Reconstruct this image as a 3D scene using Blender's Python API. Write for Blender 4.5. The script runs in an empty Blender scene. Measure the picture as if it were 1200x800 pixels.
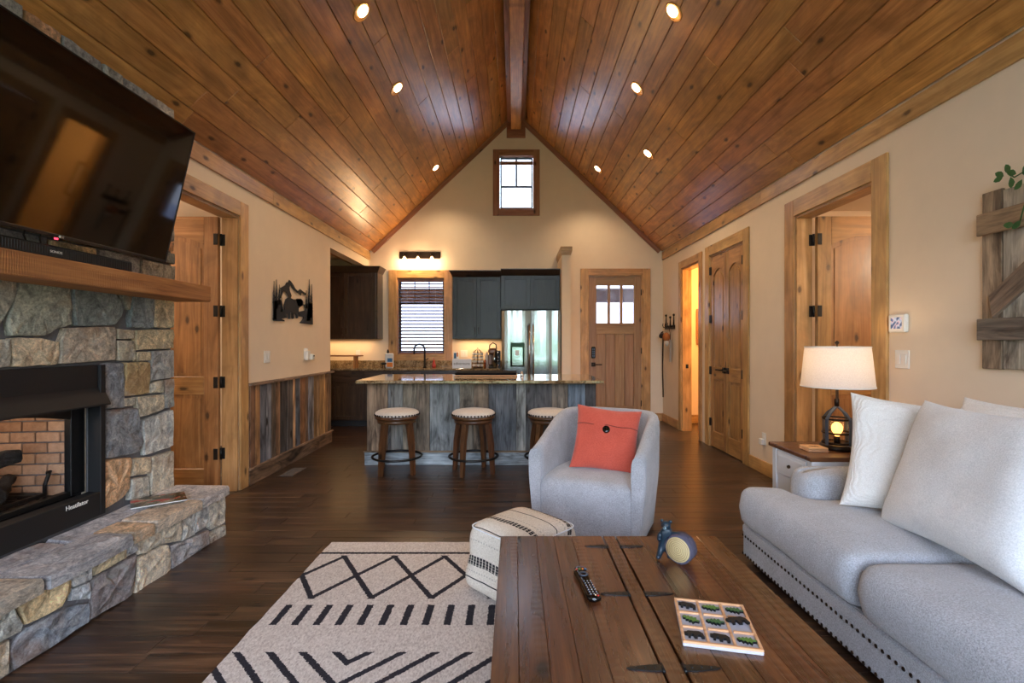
import bpy, bmesh, math, random
from mathutils import Vector, Matrix, noise
R = math.radians
PI = math.pi
C = bpy.context.scene.collection
scene = bpy.context.scene

# ------------------------------------------------------------------ camera
F = 583.0                     # focal length in pixels of a 1200 px wide frame
cd = bpy.data.cameras.new('camera'); cam = bpy.data.objects.new('camera', cd); C.objects.link(cam)
cam.location = (0, 0, 1.33); cam.rotation_euler = (R(90), 0, 0)
cd.sensor_width = 36; cd.lens = F / 1200 * 36
cd.shift_x = -3 / 1200; cd.shift_y = 2 / 1200
cd.clip_start = 0.05; cd.clip_end = 300
scene.camera = cam

# ------------------------------------------------------------------ sky (daylight)
w = bpy.data.worlds.new('sky'); scene.world = w; w.use_nodes = True
nt = w.node_tree; nt.nodes.clear()
wo = nt.nodes.new('ShaderNodeOutputWorld'); bg = nt.nodes.new('ShaderNodeBackground')
tc = nt.nodes.new('ShaderNodeTexCoord'); sx = nt.nodes.new('ShaderNodeSeparateXYZ')
rp = nt.nodes.new('ShaderNodeValToRGB')
nt.links.new(tc.outputs['Generated'], sx.inputs[0]); nt.links.new(sx.outputs['Z'], rp.inputs[0])
rp.color_ramp.elements[0].position = 0.0; rp.color_ramp.elements[0].color = (0.78, 0.88, 1.0, 1)
rp.color_ramp.elements[1].position = 0.8; rp.color_ramp.elements[1].color = (0.50, 0.67, 1.0, 1)
nt.links.new(rp.outputs[0], bg.inputs[0]); bg.inputs[1].default_value = 20.0
nt.links.new(bg.outputs[0], wo.inputs[0])

# ------------------------------------------------------------------ exposure
vs = scene.view_settings
vs.view_transform = 'Standard'; vs.look = 'None'; vs.gamma = 1.0; vs.use_curve_mapping = False
vs.exposure = 0.15
CAN_W, UNDER_W, SCONCE_W, LAMP_W = 48.0, 3.5, 7.0, 2.6
WARM = (1.0, 0.66, 0.36); WARMER = (1.0, 0.56, 0.24)

# window portals: they only guide sampling of the sky through the glass, they add no light
def portal(name, loc, rot, sxy):
    l = bpy.data.lights.new(name, 'AREA'); l.shape = 'RECTANGLE'; l.size, l.size_y = sxy
    l.cycles.is_portal = True
    o = bpy.data.objects.new(name, l); C.objects.link(o); o.location = loc; o.rotation_euler = rot
portal('portal_back', (0.0, -2.62, 2.0), (R(90), 0, 0), (4.6, 4.0))

# ------------------------------------------------------------------ colour and material helpers
def c(r, g, b):
    f = lambda v: (v / 255 / 12.92) if v / 255 <= 0.04045 else ((v / 255 + 0.055) / 1.055) ** 2.4
    return (f(r), f(g), f(b), 1.0)

class G:
    """small expression helper over shader math nodes"""
    def __init__(s, t, k): s.t, s.k = t, k
    def op(s, o, *a):
        n = s.t.nodes.new('ShaderNodeMath'); n.operation = o
        for i, v in enumerate((s,) + a):
            if isinstance(v, G): s.t.links.new(v.k, n.inputs[i])
            else: n.inputs[i].default_value = v
        return G(s.t, n.outputs[0])
    def __add__(s, o): return s.op('ADD', o)
    def __sub__(s, o): return s.op('SUBTRACT', o)
    def __mul__(s, o): return s.op('MULTIPLY', o)
    def __truediv__(s, o): return s.op('DIVIDE', o)
    def lt(s, o): return s.op('LESS_THAN', o)
    def gt(s, o): return s.op('GREATER_THAN', o)
    def mx(s, o): return s.op('MAXIMUM', o)
    def mn(s, o): return s.op('MINIMUM', o)
    def ab(s): return s.op('ABSOLUTE')
    def fr(s): return s.op('FRACT')
    def sg(s): return s.op('SIGN')
    def sin(s): return s.op('SINE')

def newmat(name):
    m = bpy.data.materials.new(name); m.use_nodes = True
    t = m.node_tree; b = t.nodes['Principled BSDF']
    return m, t, b

def N(t, kind, **kw):
    n = t.nodes.new(kind)
    for k, v in kw.items():
        if hasattr(n, k): setattr(n, k, v)
        else: n.inputs[k.replace('_', ' ')].default_value = v
    return n

def ramp(t, fac, stops):
    n = t.nodes.new('ShaderNodeValToRGB'); e = n.color_ramp.elements
    while len(e) < len(stops): e.new(0.5)
    for i, (p, col) in enumerate(stops): e[i].position = p; e[i].color = col
    t.links.new(fac, n.inputs[0]); return n.outputs[0]

def mixc(t, fac, a, b, mode='MIX'):
    n = t.nodes.new('ShaderNodeMix'); n.data_type = 'RGBA'; n.blend_type = mode
    for i, v in ((0, fac), (6, a), (7, b)):
        if hasattr(v, 'links'): t.links.new(v, n.inputs[i])
        elif i == 0: n.inputs[0].default_value = v
        else: n.inputs[i].default_value = v
    return n.outputs[2]

def noi(t, vec, scale, detail=3, rough=0.5, dist=0.0):
    n = t.nodes.new('ShaderNodeTexNoise')
    n.inputs['Scale'].default_value = scale; n.inputs['Detail'].default_value = detail
    n.inputs['Roughness'].default_value = rough; n.inputs['Distortion'].default_value = dist
    t.links.new(vec, n.inputs['Vector']); return n.outputs['Fac']

def mapped(t, vec, scale):
    n = t.nodes.new('ShaderNodeMapping'); n.inputs['Scale'].default_value = scale
    t.links.new(vec, n.inputs['Vector']); return n.outputs[0]

def ocoord(t, rnd=True):
    tc = t.nodes.new('ShaderNodeTexCoord'); v = tc.outputs['Object']
    oi = t.nodes.new('ShaderNodeObjectInfo')
    if rnd:
        a = t.nodes.new('ShaderNodeVectorMath'); a.operation = 'ADD'
        k = t.nodes.new('ShaderNodeMath'); k.operation = 'MULTIPLY'; k.inputs[1].default_value = 61.7
        t.links.new(oi.outputs['Random'], k.inputs[0]); t.links.new(v, a.inputs[0]); t.links.new(k.outputs[0], a.inputs[1])
        v = a.outputs[0]
    return v, oi

def bump(t, b, h, strength, dist=0.01):
    n = t.nodes.new('ShaderNodeBump'); n.inputs['Strength'].default_value = strength
    n.inputs['Distance'].default_value = dist
    t.links.new(h, n.inputs['Height']); t.links.new(n.outputs[0], b.inputs['Normal'])

def plain(name, col, rough=0.5, metal=0.0, spec=0.5, emit=None, es=0.0, bumps=None, coat=0.0):
    m, t, b = newmat(name)
    b.inputs['Base Color'].default_value = col; b.inputs['Roughness'].default_value = rough
    b.inputs['Metallic'].default_value = metal; b.inputs['Specular IOR Level'].default_value = spec
    b.inputs['Coat Weight'].default_value = coat
    if emit: b.inputs['Emission Color'].default_value = emit; b.inputs['Emission Strength'].default_value = es
    v, oi = ocoord(t, False)
    if bumps: bump(t, b, noi(t, v, bumps[0], 4), bumps[1], bumps[2])
    # faint unevenness so that nothing is perfectly flat in tone
    f = noi(t, v, 6.0, 3)
    k = ramp(t, f, [(0.3, (0.975,) * 3 + (1,)), (0.7, (1.015,) * 3 + (1,))])
    t.links.new(mixc(t, 1.0, col, k, 'MULTIPLY'), b.inputs['Base Color'])
    return m

WOODS = {
 # dark, mid, light, roughness, knot density, coat, variation, bump
 'ceiling': (c(152,100,48), c(198,138,78), c(218,162,100), .38, 1.0, .62, .22, .25),
 'trim':    (c(160,114,66), c(194,148,94), c(214,172,120), .42, 1.0, .4, .16, .2),
 'trim_red':(c(120,72,48), c(158,104,74), c(176,124,92), .45, .9, .3, .1, .2),
 'door':    (c(128,88,50), c(170,124,74), c(194,150,98), .36, 1.2, .55, .14, .2),
 'front':   (c(134,98,66), c(160,124,88), c(178,144,108), .45, .1, .3, .1, .2),
 'floor':   (c(24,16,12), c(62,43,31), c(116,86,63), .33, .3, .25, .55, .5),
 'mantel':  (c(120,72,36), c(168,112,60), c(196,144,88), .7, .3, 0, .05, .9),
 'cabinet': (c(30,19,13), c(56,38,27), c(80,58,42), .32, .5, .5, .25, .15),
 'cab_sheen':(c(20,18,16), c(36,34,31), c(54,52,48), .42, .5, .15, .25, .15),  # same brown stain, with the grey window sheen put into the colour
 'table':   (c(46,24,11), c(88,50,26), c(124,78,44), .28, .3, .7, .3, .8),
 'stool':   (c(48,28,14), c(84,52,28), c(112,74,42), .4, .1, .2, .1, .2),
 'walnut':  (c(60,30,16), c(100,58,34), c(126,80,48), .3, .2, .4, .05, .2),
 'plywood': (c(196,140,96), c(226,176,132), c(240,200,160), .6, 0, 0, .03, .1),
}
_wm = {}
def wood(key, axis): return ('wood', key, axis)
def _wood(key, axis, thin):
    if thin == axis: thin = (axis + 1) % 3
    if (key, axis, thin) in _wm: return _wm[(key, axis, thin)]
    dk, md, lt, ro, kn, coat, var, bp = WOODS[key]
    m, t, b = newmat('wood_' + key + '_' + 'xyz'[axis] + 'xyz'[thin])
    v, oi = ocoord(t)
    s = [1.0, 1.0, 1.0]; s[axis] = 0.07
    s2 = [1.0, 1.0, 1.0]; s2[axis] = 0.025
    s3 = [1.0, 1.0, 1.0]; s3[axis] = 0.45
    g1 = noi(t, mapped(t, v, s), 16, 4, .55, 1.4)
    g2 = noi(t, mapped(t, v, s2), 130, 3, .6, .3)
    g = G(t, g1) * 0.72 + G(t, g2) * 0.28
    col = ramp(t, g.k, [(.30, dk), (.52, md), (.72, lt)])
    if kn > 0:
        vo = t.nodes.new('ShaderNodeTexVoronoi'); vo.inputs['Scale'].default_value = 5.0
        vo.voronoi_dimensions = '2D'; sv = t.nodes.new('ShaderNodeSeparateXYZ'); cv = t.nodes.new('ShaderNodeCombineXYZ')
        t.links.new(mapped(t, v, s3), sv.inputs[0]); wide = 3 - axis - thin
        t.links.new(sv.outputs[axis], cv.inputs[0]); t.links.new(sv.outputs[wide], cv.inputs[1]); t.links.new(cv.outputs[0], vo.inputs['Vector'])
        wob = noi(t, v, 40, 2)
        d = G(t, vo.outputs['Distance']) + (G(t, wob) - .5) * .05
        rv = G(t, N(t, 'ShaderNodeSeparateColor').outputs[0])
        t.links.new(vo.outputs['Color'], rv.k.node.inputs[0])
        on = rv.lt(.34 * kn)
        mk = ramp(t, d.k, [(.05, (1, 1, 1, 1)), (.08, (.45, .45, .45, 1)), (.13, (0, 0, 0, 1))])
        kk = (G(t, mk) * on)
        col = mixc(t, kk.k, col, tuple(x * .35 for x in dk[:3]) + (1,))
    r2 = G(t, oi.outputs['Random'])
    if key in ('door', 'trim', 'ceiling', 'cabinet', 'cab_sheen'):
        bl_ = noi(t, mapped(t, v, [.5 if i == axis else 1.0 for i in range(3)]), 5, 3, .6, .8)
        col = mixc(t, 1.0, col, ramp(t, bl_, [(.34, (.74, .72, .68, 1)), (.62, (1.14, 1.13, 1.1, 1))]), 'MULTIPLY')
    vv = (r2 * 7.31).fr() * var + (1 - var * .55)
    hs = t.nodes.new('ShaderNodeHueSaturation'); t.links.new(col, hs.inputs['Color']); t.links.new(vv.k, hs.inputs['Value'])
    hv = (r2 * 13.7).fr() * .014 + .493; t.links.new(hv.k, hs.inputs['Hue'])
    t.links.new(hs.outputs[0], b.inputs['Base Color'])
    rr = G(t, g1) * .25 + (ro - .12); t.links.new(rr.k, b.inputs['Roughness'])
    b.inputs['Coat Weight'].default_value = coat; b.inputs['Coat Roughness'].default_value = .26 if key not in ('floor', 'table') else .2
    h = G(t, g2) * .5 + G(t, g1) * .5
    if key in ('mantel', 'table'):
        s4 = [1.0] * 3; s4[axis] = 1.0
        wv = t.nodes.new('ShaderNodeTexWave'); wv.bands_direction = 'XYZ'[axis]
        wv.inputs['Scale'].default_value = 9 if key == 'table' else 28; wv.inputs['Distortion'].default_value = 3.5; wv.inputs['Detail'].default_value = 2
        wv.inputs['Detail Scale'].default_value = .8
        t.links.new(v, wv.inputs['Vector'])
        gate = G(t, noi(t, mapped(t, v, s), 7, 2)).gt(.5)
        h = h + G(t, wv.outputs['Fac']) * gate * (.16 if key == 'table' else .35)
    bump(t, b, h.k, bp, .004)
    _wm[(key, axis, thin)] = m
    return m

_bm = {}
def barn(axis, kind='barn'):
    """reclaimed boards: the object's own colour, streaked along the grain"""
    if (axis, kind) in _bm: return _bm[(axis, kind)]
    m, t, b = newmat('reclaimed_' + 'xyz'[axis])
    v, oi = ocoord(t)
    s = [1.0] * 3; s[axis] = .08; s2 = [1.0] * 3; s2[axis] = .3
    g1 = noi(t, mapped(t, v, s), 34, 5, .65, .8); g2 = noi(t, mapped(t, v, s2), 7, 4, .6, 1.0)
    k1 = ramp(t, g1, [(.28, (.30, .28, .27, 1)), (.5, (.95, .95, .95, 1)), (.75, (1.45, 1.4, 1.35, 1))])
    k2 = ramp(t, g2, [(.32, (.34, .31, .29, 1)), (.46, (1, 1, 1, 1)), (.68, (1.75, 1.75, 1.75, 1))])
    col = mixc(t, 1.0, oi.outputs['Color'], k1, 'MULTIPLY'); col = mixc(t, 1.0, col, k2, 'MULTIPLY')
    vo = t.nodes.new('ShaderNodeTexVoronoi'); vo.inputs['Scale'].default_value = 4.0
    s3 = [1.0] * 3; s3[axis] = .5
    t.links.new(mapped(t, v, s3), vo.inputs['Vector'])
    mk = ramp(t, vo.outputs['Distance'], [(.06, (1, 1, 1, 1)), (.12, (0, 0, 0, 1))])
    col = mixc(t, mk, col, c(36, 26, 20))
    t.links.new(col, b.inputs['Base Color']); b.inputs['Roughness'].default_value = .72
    b.inputs['Specular IOR Level'].default_value = .35
    bump(t, b, g1, .6, .005)
    _bm[(axis, kind)] = m
    return m

def stone_mat(name='field_stone', amount=1.0):
    m, t, b = newmat(name)
    v, oi = ocoord(t)
    g1 = noi(t, mapped(t, v, (1, .7, 2.2)), 11, 8, .72, 1.6); g2 = noi(t, mapped(t, v, (1, 1, 2.0)), 70, 5, .8); g3 = noi(t, v, 3.2, 3, .5, .6)
    k1 = ramp(t, g1, [(.30, (.45, .44, .45, 1)), (.48, (1.15, 1.15, 1.15, 1)), (.66, (1.95, 1.9, 1.82, 1))])
    k2 = ramp(t, g2, [(.36, (.62, .62, .64, 1)), (.62, (1.35, 1.34, 1.3, 1))])
    col = mixc(t, 1.0, oi.outputs['Color'], k1, 'MULTIPLY'); col = mixc(t, .9, col, k2, 'MULTIPLY')
    rust = ramp(t, g3, [(.58, (0, 0, 0, 1)), (.72, (.55, .55, .55, 1))])
    col = mixc(t, rust, col, c(150, 104, 62))
    pale = ramp(t, noi(t, v, 5.0, 4, .6, 1.5), [(.60, (0, 0, 0, 1)), (.70, (.45, .45, .45, 1))])
    col = mixc(t, pale, col, c(184, 180, 172))
    t.links.new(col, b.inputs['Base Color']); b.inputs['Roughness'].default_value = .78
    b.inputs['Specular IOR Level'].default_value = .35
    h = G(t, g1) * .7 + G(t, g2) * .3
    bump(t, b, h.k, 1.0, .03)
    return m

def fabric(name, a, b_, scale=220, rough=.95, bs=.5, big=.15, sheen=.3):
    m, t, b = newmat(name)
    v, oi = ocoord(t, False)
    g = noi(t, v, scale, 2, .7); g2 = noi(t, v, 7, 4, .6)
    f = G(t, g) * (1 - big) + G(t, g2) * big
    t.links.new(ramp(t, f.k, [(.35, a), (.65, b_)]), b.inputs['Base Color'])
    b.inputs['Roughness'].default_value = rough; b.inputs['Specular IOR Level'].default_value = .2
    b.inputs['Sheen Weight'].default_value = sheen
    bump(t, b, g, bs, .003)
    return m

def granite_mat():
    m, t, b = newmat('granite')
    v, oi = ocoord(t, False)
    g = noi(t, v, 45, 5, .75, .4); g2 = noi(t, v, 11, 4, .6, .8)
    f = G(t, g) * .6 + G(t, g2) * .4
    col = ramp(t, f.k, [(.34, c(30, 24, 20)), (.43, c(92, 74, 52)), (.5, c(140, 116, 84)), (.58, c(172, 150, 116)), (.7, c(96, 92, 84))])
    t.links.new(col, b.inputs['Base Color']); b.inputs['Roughness'].default_value = .09
    b.inputs['Coat Weight'].default_value = .5; b.inputs['Coat Roughness'].default_value = .04
    return m

def glass_mat(name='window_glass', tint=(1, 1, 1, 1), refl=1.0):
    m = bpy.data.materials.new(name); m.use_nodes = True; t = m.node_tree; t.nodes.clear()
    o = t.nodes.new('ShaderNodeOutputMaterial'); mx = t.nodes.new('ShaderNodeMixShader')
    tr = t.nodes.new('ShaderNodeBsdfTransparent'); gl = t.nodes.new('ShaderNodeBsdfGlossy'); fz = t.nodes.new('ShaderNodeLayerWeight')
    tr.inputs[0].default_value = tint; gl.inputs['Roughness'].default_value = .01; fz.inputs[0].default_value = .5
    k = (G(t, fz.outputs['Facing']).op('POWER', 5.0) * .92 + .045) * refl
    t.links.new(k.k, mx.inputs[0]); t.links.new(tr.outputs[0], mx.inputs[1]); t.links.new(gl.outputs[0], mx.inputs[2])
    t.links.new(mx.outputs[0], o.inputs[0])
    return m

def rug_mat(cx, cy):
    m, t, b = newmat('woven_rug')
    v, oi = ocoord(t, False)
    sp = t.nodes.new('ShaderNodeSeparateXYZ'); t.links.new(v, sp.inputs[0])
    nz = G(t, noi(t, v, 90, 2)) - .5; nz2 = G(t, noi(t, mapped(t, v, (1, 1.4, 1)), 120, 2)) - .5
    x = G(t, sp.outputs[0]) + cx + nz * .018; y = G(t, sp.outputs[1]) + cy + nz2 * .016
    m1 = (y - 3.127).ab().lt(.013)
    vv = (y - 2.576) / .5; inb = vv.gt(-.02) * vv.lt(1.03)
    tt = (x + 1.053) / .311
    a1 = ((tt - vv + .5).fr() - .5).ab().lt(.056); a2 = ((tt + vv + .5).fr() - .5).ab().lt(.056)
    m2 = a1.mx(a2) * inb
    m3 = y.gt(2.328) * y.lt(2.509) * (((x + 1.133) / .102 + .5).fr() - .5).ab().lt(.17)
    cc = y - (x + .69).ab()
    m4 = y.lt(2.125) * y.gt(1.45) * (((cc - 2.052) / .142 + .5).fr() - .5).ab().lt(.135)
    m5 = y.gt(1.06) * y.lt(1.24) * (((x + 1.133) / .102 + .5).fr() - .5).ab().lt(.17)
    mm = m1.mx(m2).mx(m3).mx(m4).mx(m5)
    g = noi(t, mapped(t, v, (1, .5, 1)), 130, 3, .7); g2 = noi(t, v, 300, 2)
    base = ramp(t, g, [(.3, c(172, 160, 154)), (.5, c(206, 196, 190)), (.7, c(228, 220, 214))])
    dark = ramp(t, g2, [(.3, c(34, 32, 38)), (.7, c(64, 62, 70))])
    t.links.new(mixc(t, mm.k, base, dark), b.inputs['Base Color'])
    b.inputs['Roughness'].default_value = 1; b.inputs['Specular IOR Level'].default_value = .1
    h = G(t, g) * .6 + G(t, g2) * .4
    bump(t, b, h.k, .9, .006)
    return m

def pouf_mat(ztop, hx):
    m, t, b = newmat('pouf_weave')
    v, oi = ocoord(t, False)
    sp = t.nodes.new('ShaderNodeSeparateXYZ'); t.links.new(v, sp.inputs[0])
    x, y, z = (G(t, sp.outputs[i]) for i in range(3))
    dz = (z * -1 + ztop).mx(0.0)
    s = y + y.sg() * dz + (G(t, noi(t, v, 5, 2)) - .5) * .02
    def band(s0, h): return (s - s0).ab().lt(h)
    tick = (x / .024).fr().gt(.22)
    cross = (((s * 1.0) / .015).fr()).gt(.10)
    bands = band(.165, .021).mx(band(-.10, .017)).mx(band(-.40, .026)).mx(band(-.585, .02)).mx(band(.42, .02)) * tick * cross
    lines = band(.05, .0035).mx(band(-.205, .0035)).mx(band(-.50, .0035)).mx(band(.33, .0035))
    faint = (band(-.29, .004).mx(band(.12, .004)).mx(band(-.46, .004)).mx(band(-.05, .004))) * (x / .02).fr().gt(.5) * .35
    mm = bands.mx(lines).mx(faint)
    g = noi(t, v, 160, 2, .7)
    base = ramp(t, g, [(.3, c(196, 184, 170)), (.7, c(232, 224, 212))])
    t.links.new(mixc(t, mm.k, base, c(24, 24, 30)), b.inputs['Base Color'])
    b.inputs['Roughness'].default_value = .95
    bump(t, b, (G(t, g) + mm * -.4).k, .6, .003)
    return m

M = {}
M['wall'] = plain('wall_paint', c(232, 212, 188), .75, spec=.3, bumps=(180, .05, .002))
M['white'] = plain('white_plastic', c(232, 228, 222), .4)
M['white_paint'] = plain('white_painted_wood', c(226, 228, 232), .45)
M['black'] = plain('black_metal', c(20, 20, 21), .42, .3)
M['black_matt'] = plain('black_matt', c(17, 16, 18), .6)
M['black_gloss'] = plain('black_gloss', c(8, 8, 9), .08, 0, .6)
M['screen'] = plain('screen_glass', (.0025, .0025, .0025, 1), .05, 0, .5)
M['tvframe'] = plain('dark_bezel', c(46, 42, 40), .35, .6)
M['bronze'] = plain('bronze', c(52, 40, 32), .38, .8)
M['steel_dark'] = plain('grey_metal', c(84, 96, 114), .4, .7)
M['steel'] = plain('brushed_steel', c(168, 174, 172), .17, 1.0)
M['chrome'] = plain('bright_steel', c(200, 200, 200), .12, 1.0)
M['sofa'] = fabric('sofa_cloth', c(148, 150, 156), c(196, 199, 208), 190, bs=.8, big=.2)
M['chair'] = fabric('armchair_cloth', c(146, 146, 151), c(190, 190, 197), 150, bs=.7, big=.35)
M['linen'] = fabric('white_linen', c(216, 219, 224), c(244, 246, 250), 170, bs=.6, big=.3)
M['quilt'] = fabric('quilted_white', c(222, 218, 214), c(242, 239, 236), 220, bs=1.0)
M['grey_pillow'] = fabric('grey_weave', c(150, 146, 140), c(186, 182, 174), 200)
M['blue_band'] = fabric('slate_weave', c(66, 72, 84), c(92, 98, 110), 200)
M['coral'] = fabric('coral_cloth', c(186, 76, 60), c(212, 98, 80), 200, bs=.3, big=.3)
M['stoolseat'] = fabric('cream_seat', c(196, 182, 170), c(222, 210, 198), 240)
M['shade'] = None
M['granite'] = granite_mat()
M['stone'] = stone_mat()
M['mortar'] = plain('mortar', c(112, 110, 112), .95, bumps=(60, .8, .01))
M['glass'] = glass_mat()
M['gable_glass'] = glass_mat('gable_glass', (.5, .5, .5, 1))  # grey tint dims the bright sky behind the pane
M['dimmed'] = glass_mat('dimmed_glass', (.36, .36, .39, 1))  # no screen mesh: panes greyed to dim the daylight view
M['clear'] = glass_mat('lamp_glass', (1, .98, .95, 1))
M['bulb'] = plain('lit_bulb', c(255, 200, 120), .3, emit=(1, .66, .3, 1), es=9)
M['bulb_amber'] = plain('lit_filament_bulb', c(255, 190, 90), .3, emit=(1, .50, .12, 1), es=3.2)
M['can_disc'] = plain('lit_downlight', c(255, 230, 190), .3, emit=(1, .80, .52, 1), es=16)
M['can_cone'] = plain('downlight_reflector', c(232, 170, 100), .25, .6)
M['led'] = plain('red_led', c(255, 30, 60), .3, emit=(1, .05, .1, 1), es=3)
M['brick'] = plain('fire_brick', c(178, 140, 108), .9, bumps=(50, .7, .006))
M['leaf'] = plain('leaf_green', c(52, 96, 46), .5)
M['leaf2'] = plain('token_green', c(88, 128, 58), .5)
M['leaf3'] = plain('token_dark_green', c(58, 104, 62), .5)
M['copper'] = plain('copper', c(190, 100, 66), .25, .9)
M['brownleather'] = plain('brown_coffee_maker', c(104, 60, 34), .3, .2)
M['ground'] = plain('pale_gravel', c(214, 210, 216), .95)
M['porch_beam'] = plain('porch_beam_paint', c(168, 158, 158), .8)
M['lawn'] = plain('lawn', c(72, 96, 44), .95)
M['hill'] = plain('wooded_hill', c(58, 84, 40), .95)
M['orange'] = plain('orange_label', c(226, 128, 36), .5)
M['blue'] = plain('blue_label', c(44, 104, 150), .5)
M['red'] = plain('red_soap', c(188, 52, 40), .3)
M['ring'] = plain('ring_brown', c(120, 92, 50), .8)
M['logface'] = plain('log_cut_face', c(188, 166, 122), .7)
M['bearblue'] = plain('bear_dark_blue', c(22, 40, 54), .4)
M['bark'] = plain('bark_grey', c(74, 70, 88), .8, bumps=(60, 1, .01))
M['ash'] = plain('charred_log', c(40, 36, 34), .95, bumps=(40, 1, .02))
M['snout'] = plain('bear_snout', c(110, 130, 142), .5)
M['mesh_blue'] = plain('firebox_side', c(16, 30, 42), .3, .5)
M['vent'] = plain('vent_grey', c(112, 102, 94), .5, .3)
M['basket'] = plain('orange_cap_cloth', c(176, 104, 54), .8)

def shade_mat():
    m = bpy.data.materials.new('lamp_shade_linen'); m.use_nodes = True; t = m.node_tree; t.nodes.clear()
    o = t.nodes.new('ShaderNodeOutputMaterial'); mx = t.nodes.new('ShaderNodeMixShader')
    d = t.nodes.new('ShaderNodeBsdfDiffuse'); tr = t.nodes.new('ShaderNodeBsdfTranslucent')
    v, oi = ocoord(t, False)
    g = noi(t, v, 200, 2)
    col = ramp(t, g, [(.3, c(222, 212, 206)), (.7, c(240, 232, 226))])
    t.links.new(col, d.inputs[0]); t.links.new(col, tr.inputs[0]); mx.inputs[0].default_value = .35
    t.links.new(d.outputs[0], mx.inputs[1]); t.links.new(tr.outputs[0], mx.inputs[2]); t.links.new(mx.outputs[0], o.inputs[0])
    return m
M['shade'] = shade_mat()

def quiltfix():
    m = M['quilt']; t = m.node_tree; b = t.nodes['Principled BSDF']
    v, oi = ocoord(t, False)
    wv = t.nodes.new('ShaderNodeTexWave'); wv.inputs['Scale'].default_value = 26; wv.inputs['Distortion'].default_value = 5
    wv.inputs['Detail'].default_value = 1; t.links.new(v, wv.inputs['Vector']); wv.bands_direction = 'Z'
    bump(t, b, wv.outputs['Fac'], .5, .004)
quiltfix()

# ------------------------------------------------------------------ object helpers
WM = {}
ID = Matrix.Identity(4)
def wm(o): return WM.get(o.name, ID) if o else ID

def T(x, y, z, rz=0.0, rx=0.0, ry=0.0):
    return Matrix.Translation((x, y, z)) @ Matrix.Rotation(rz, 4, 'Z') @ Matrix.Rotation(rx, 4, 'X') @ Matrix.Rotation(ry, 4, 'Y')

def tag(o, label=None, cat=None, group=None, kind=None):
    if label: o['label'] = label
    if cat: o['category'] = cat
    if group: o['group'] = group
    if kind: o['kind'] = kind
    return o

def place(o, parent, Wmat):
    if parent: o.parent = parent
    o.matrix_basis = wm(parent).inverted() @ Wmat
    WM[o.name] = Wmat

def thing(name, label, cat, loc=(0, 0, 0), rz=0.0, group=None, frame=None):
    o = bpy.data.objects.new(name, None); C.objects.link(o); o.empty_display_size = .1
    place(o, None, frame if frame else T(*loc, rz))
    return tag(o, label, cat, group)

def struct(name, loc=(0, 0, 0)):
    o = bpy.data.objects.new(name, None); C.objects.link(o); o.empty_display_size = .1
    place(o, None, T(*loc)); o['kind'] = 'structure'
    return o

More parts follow.
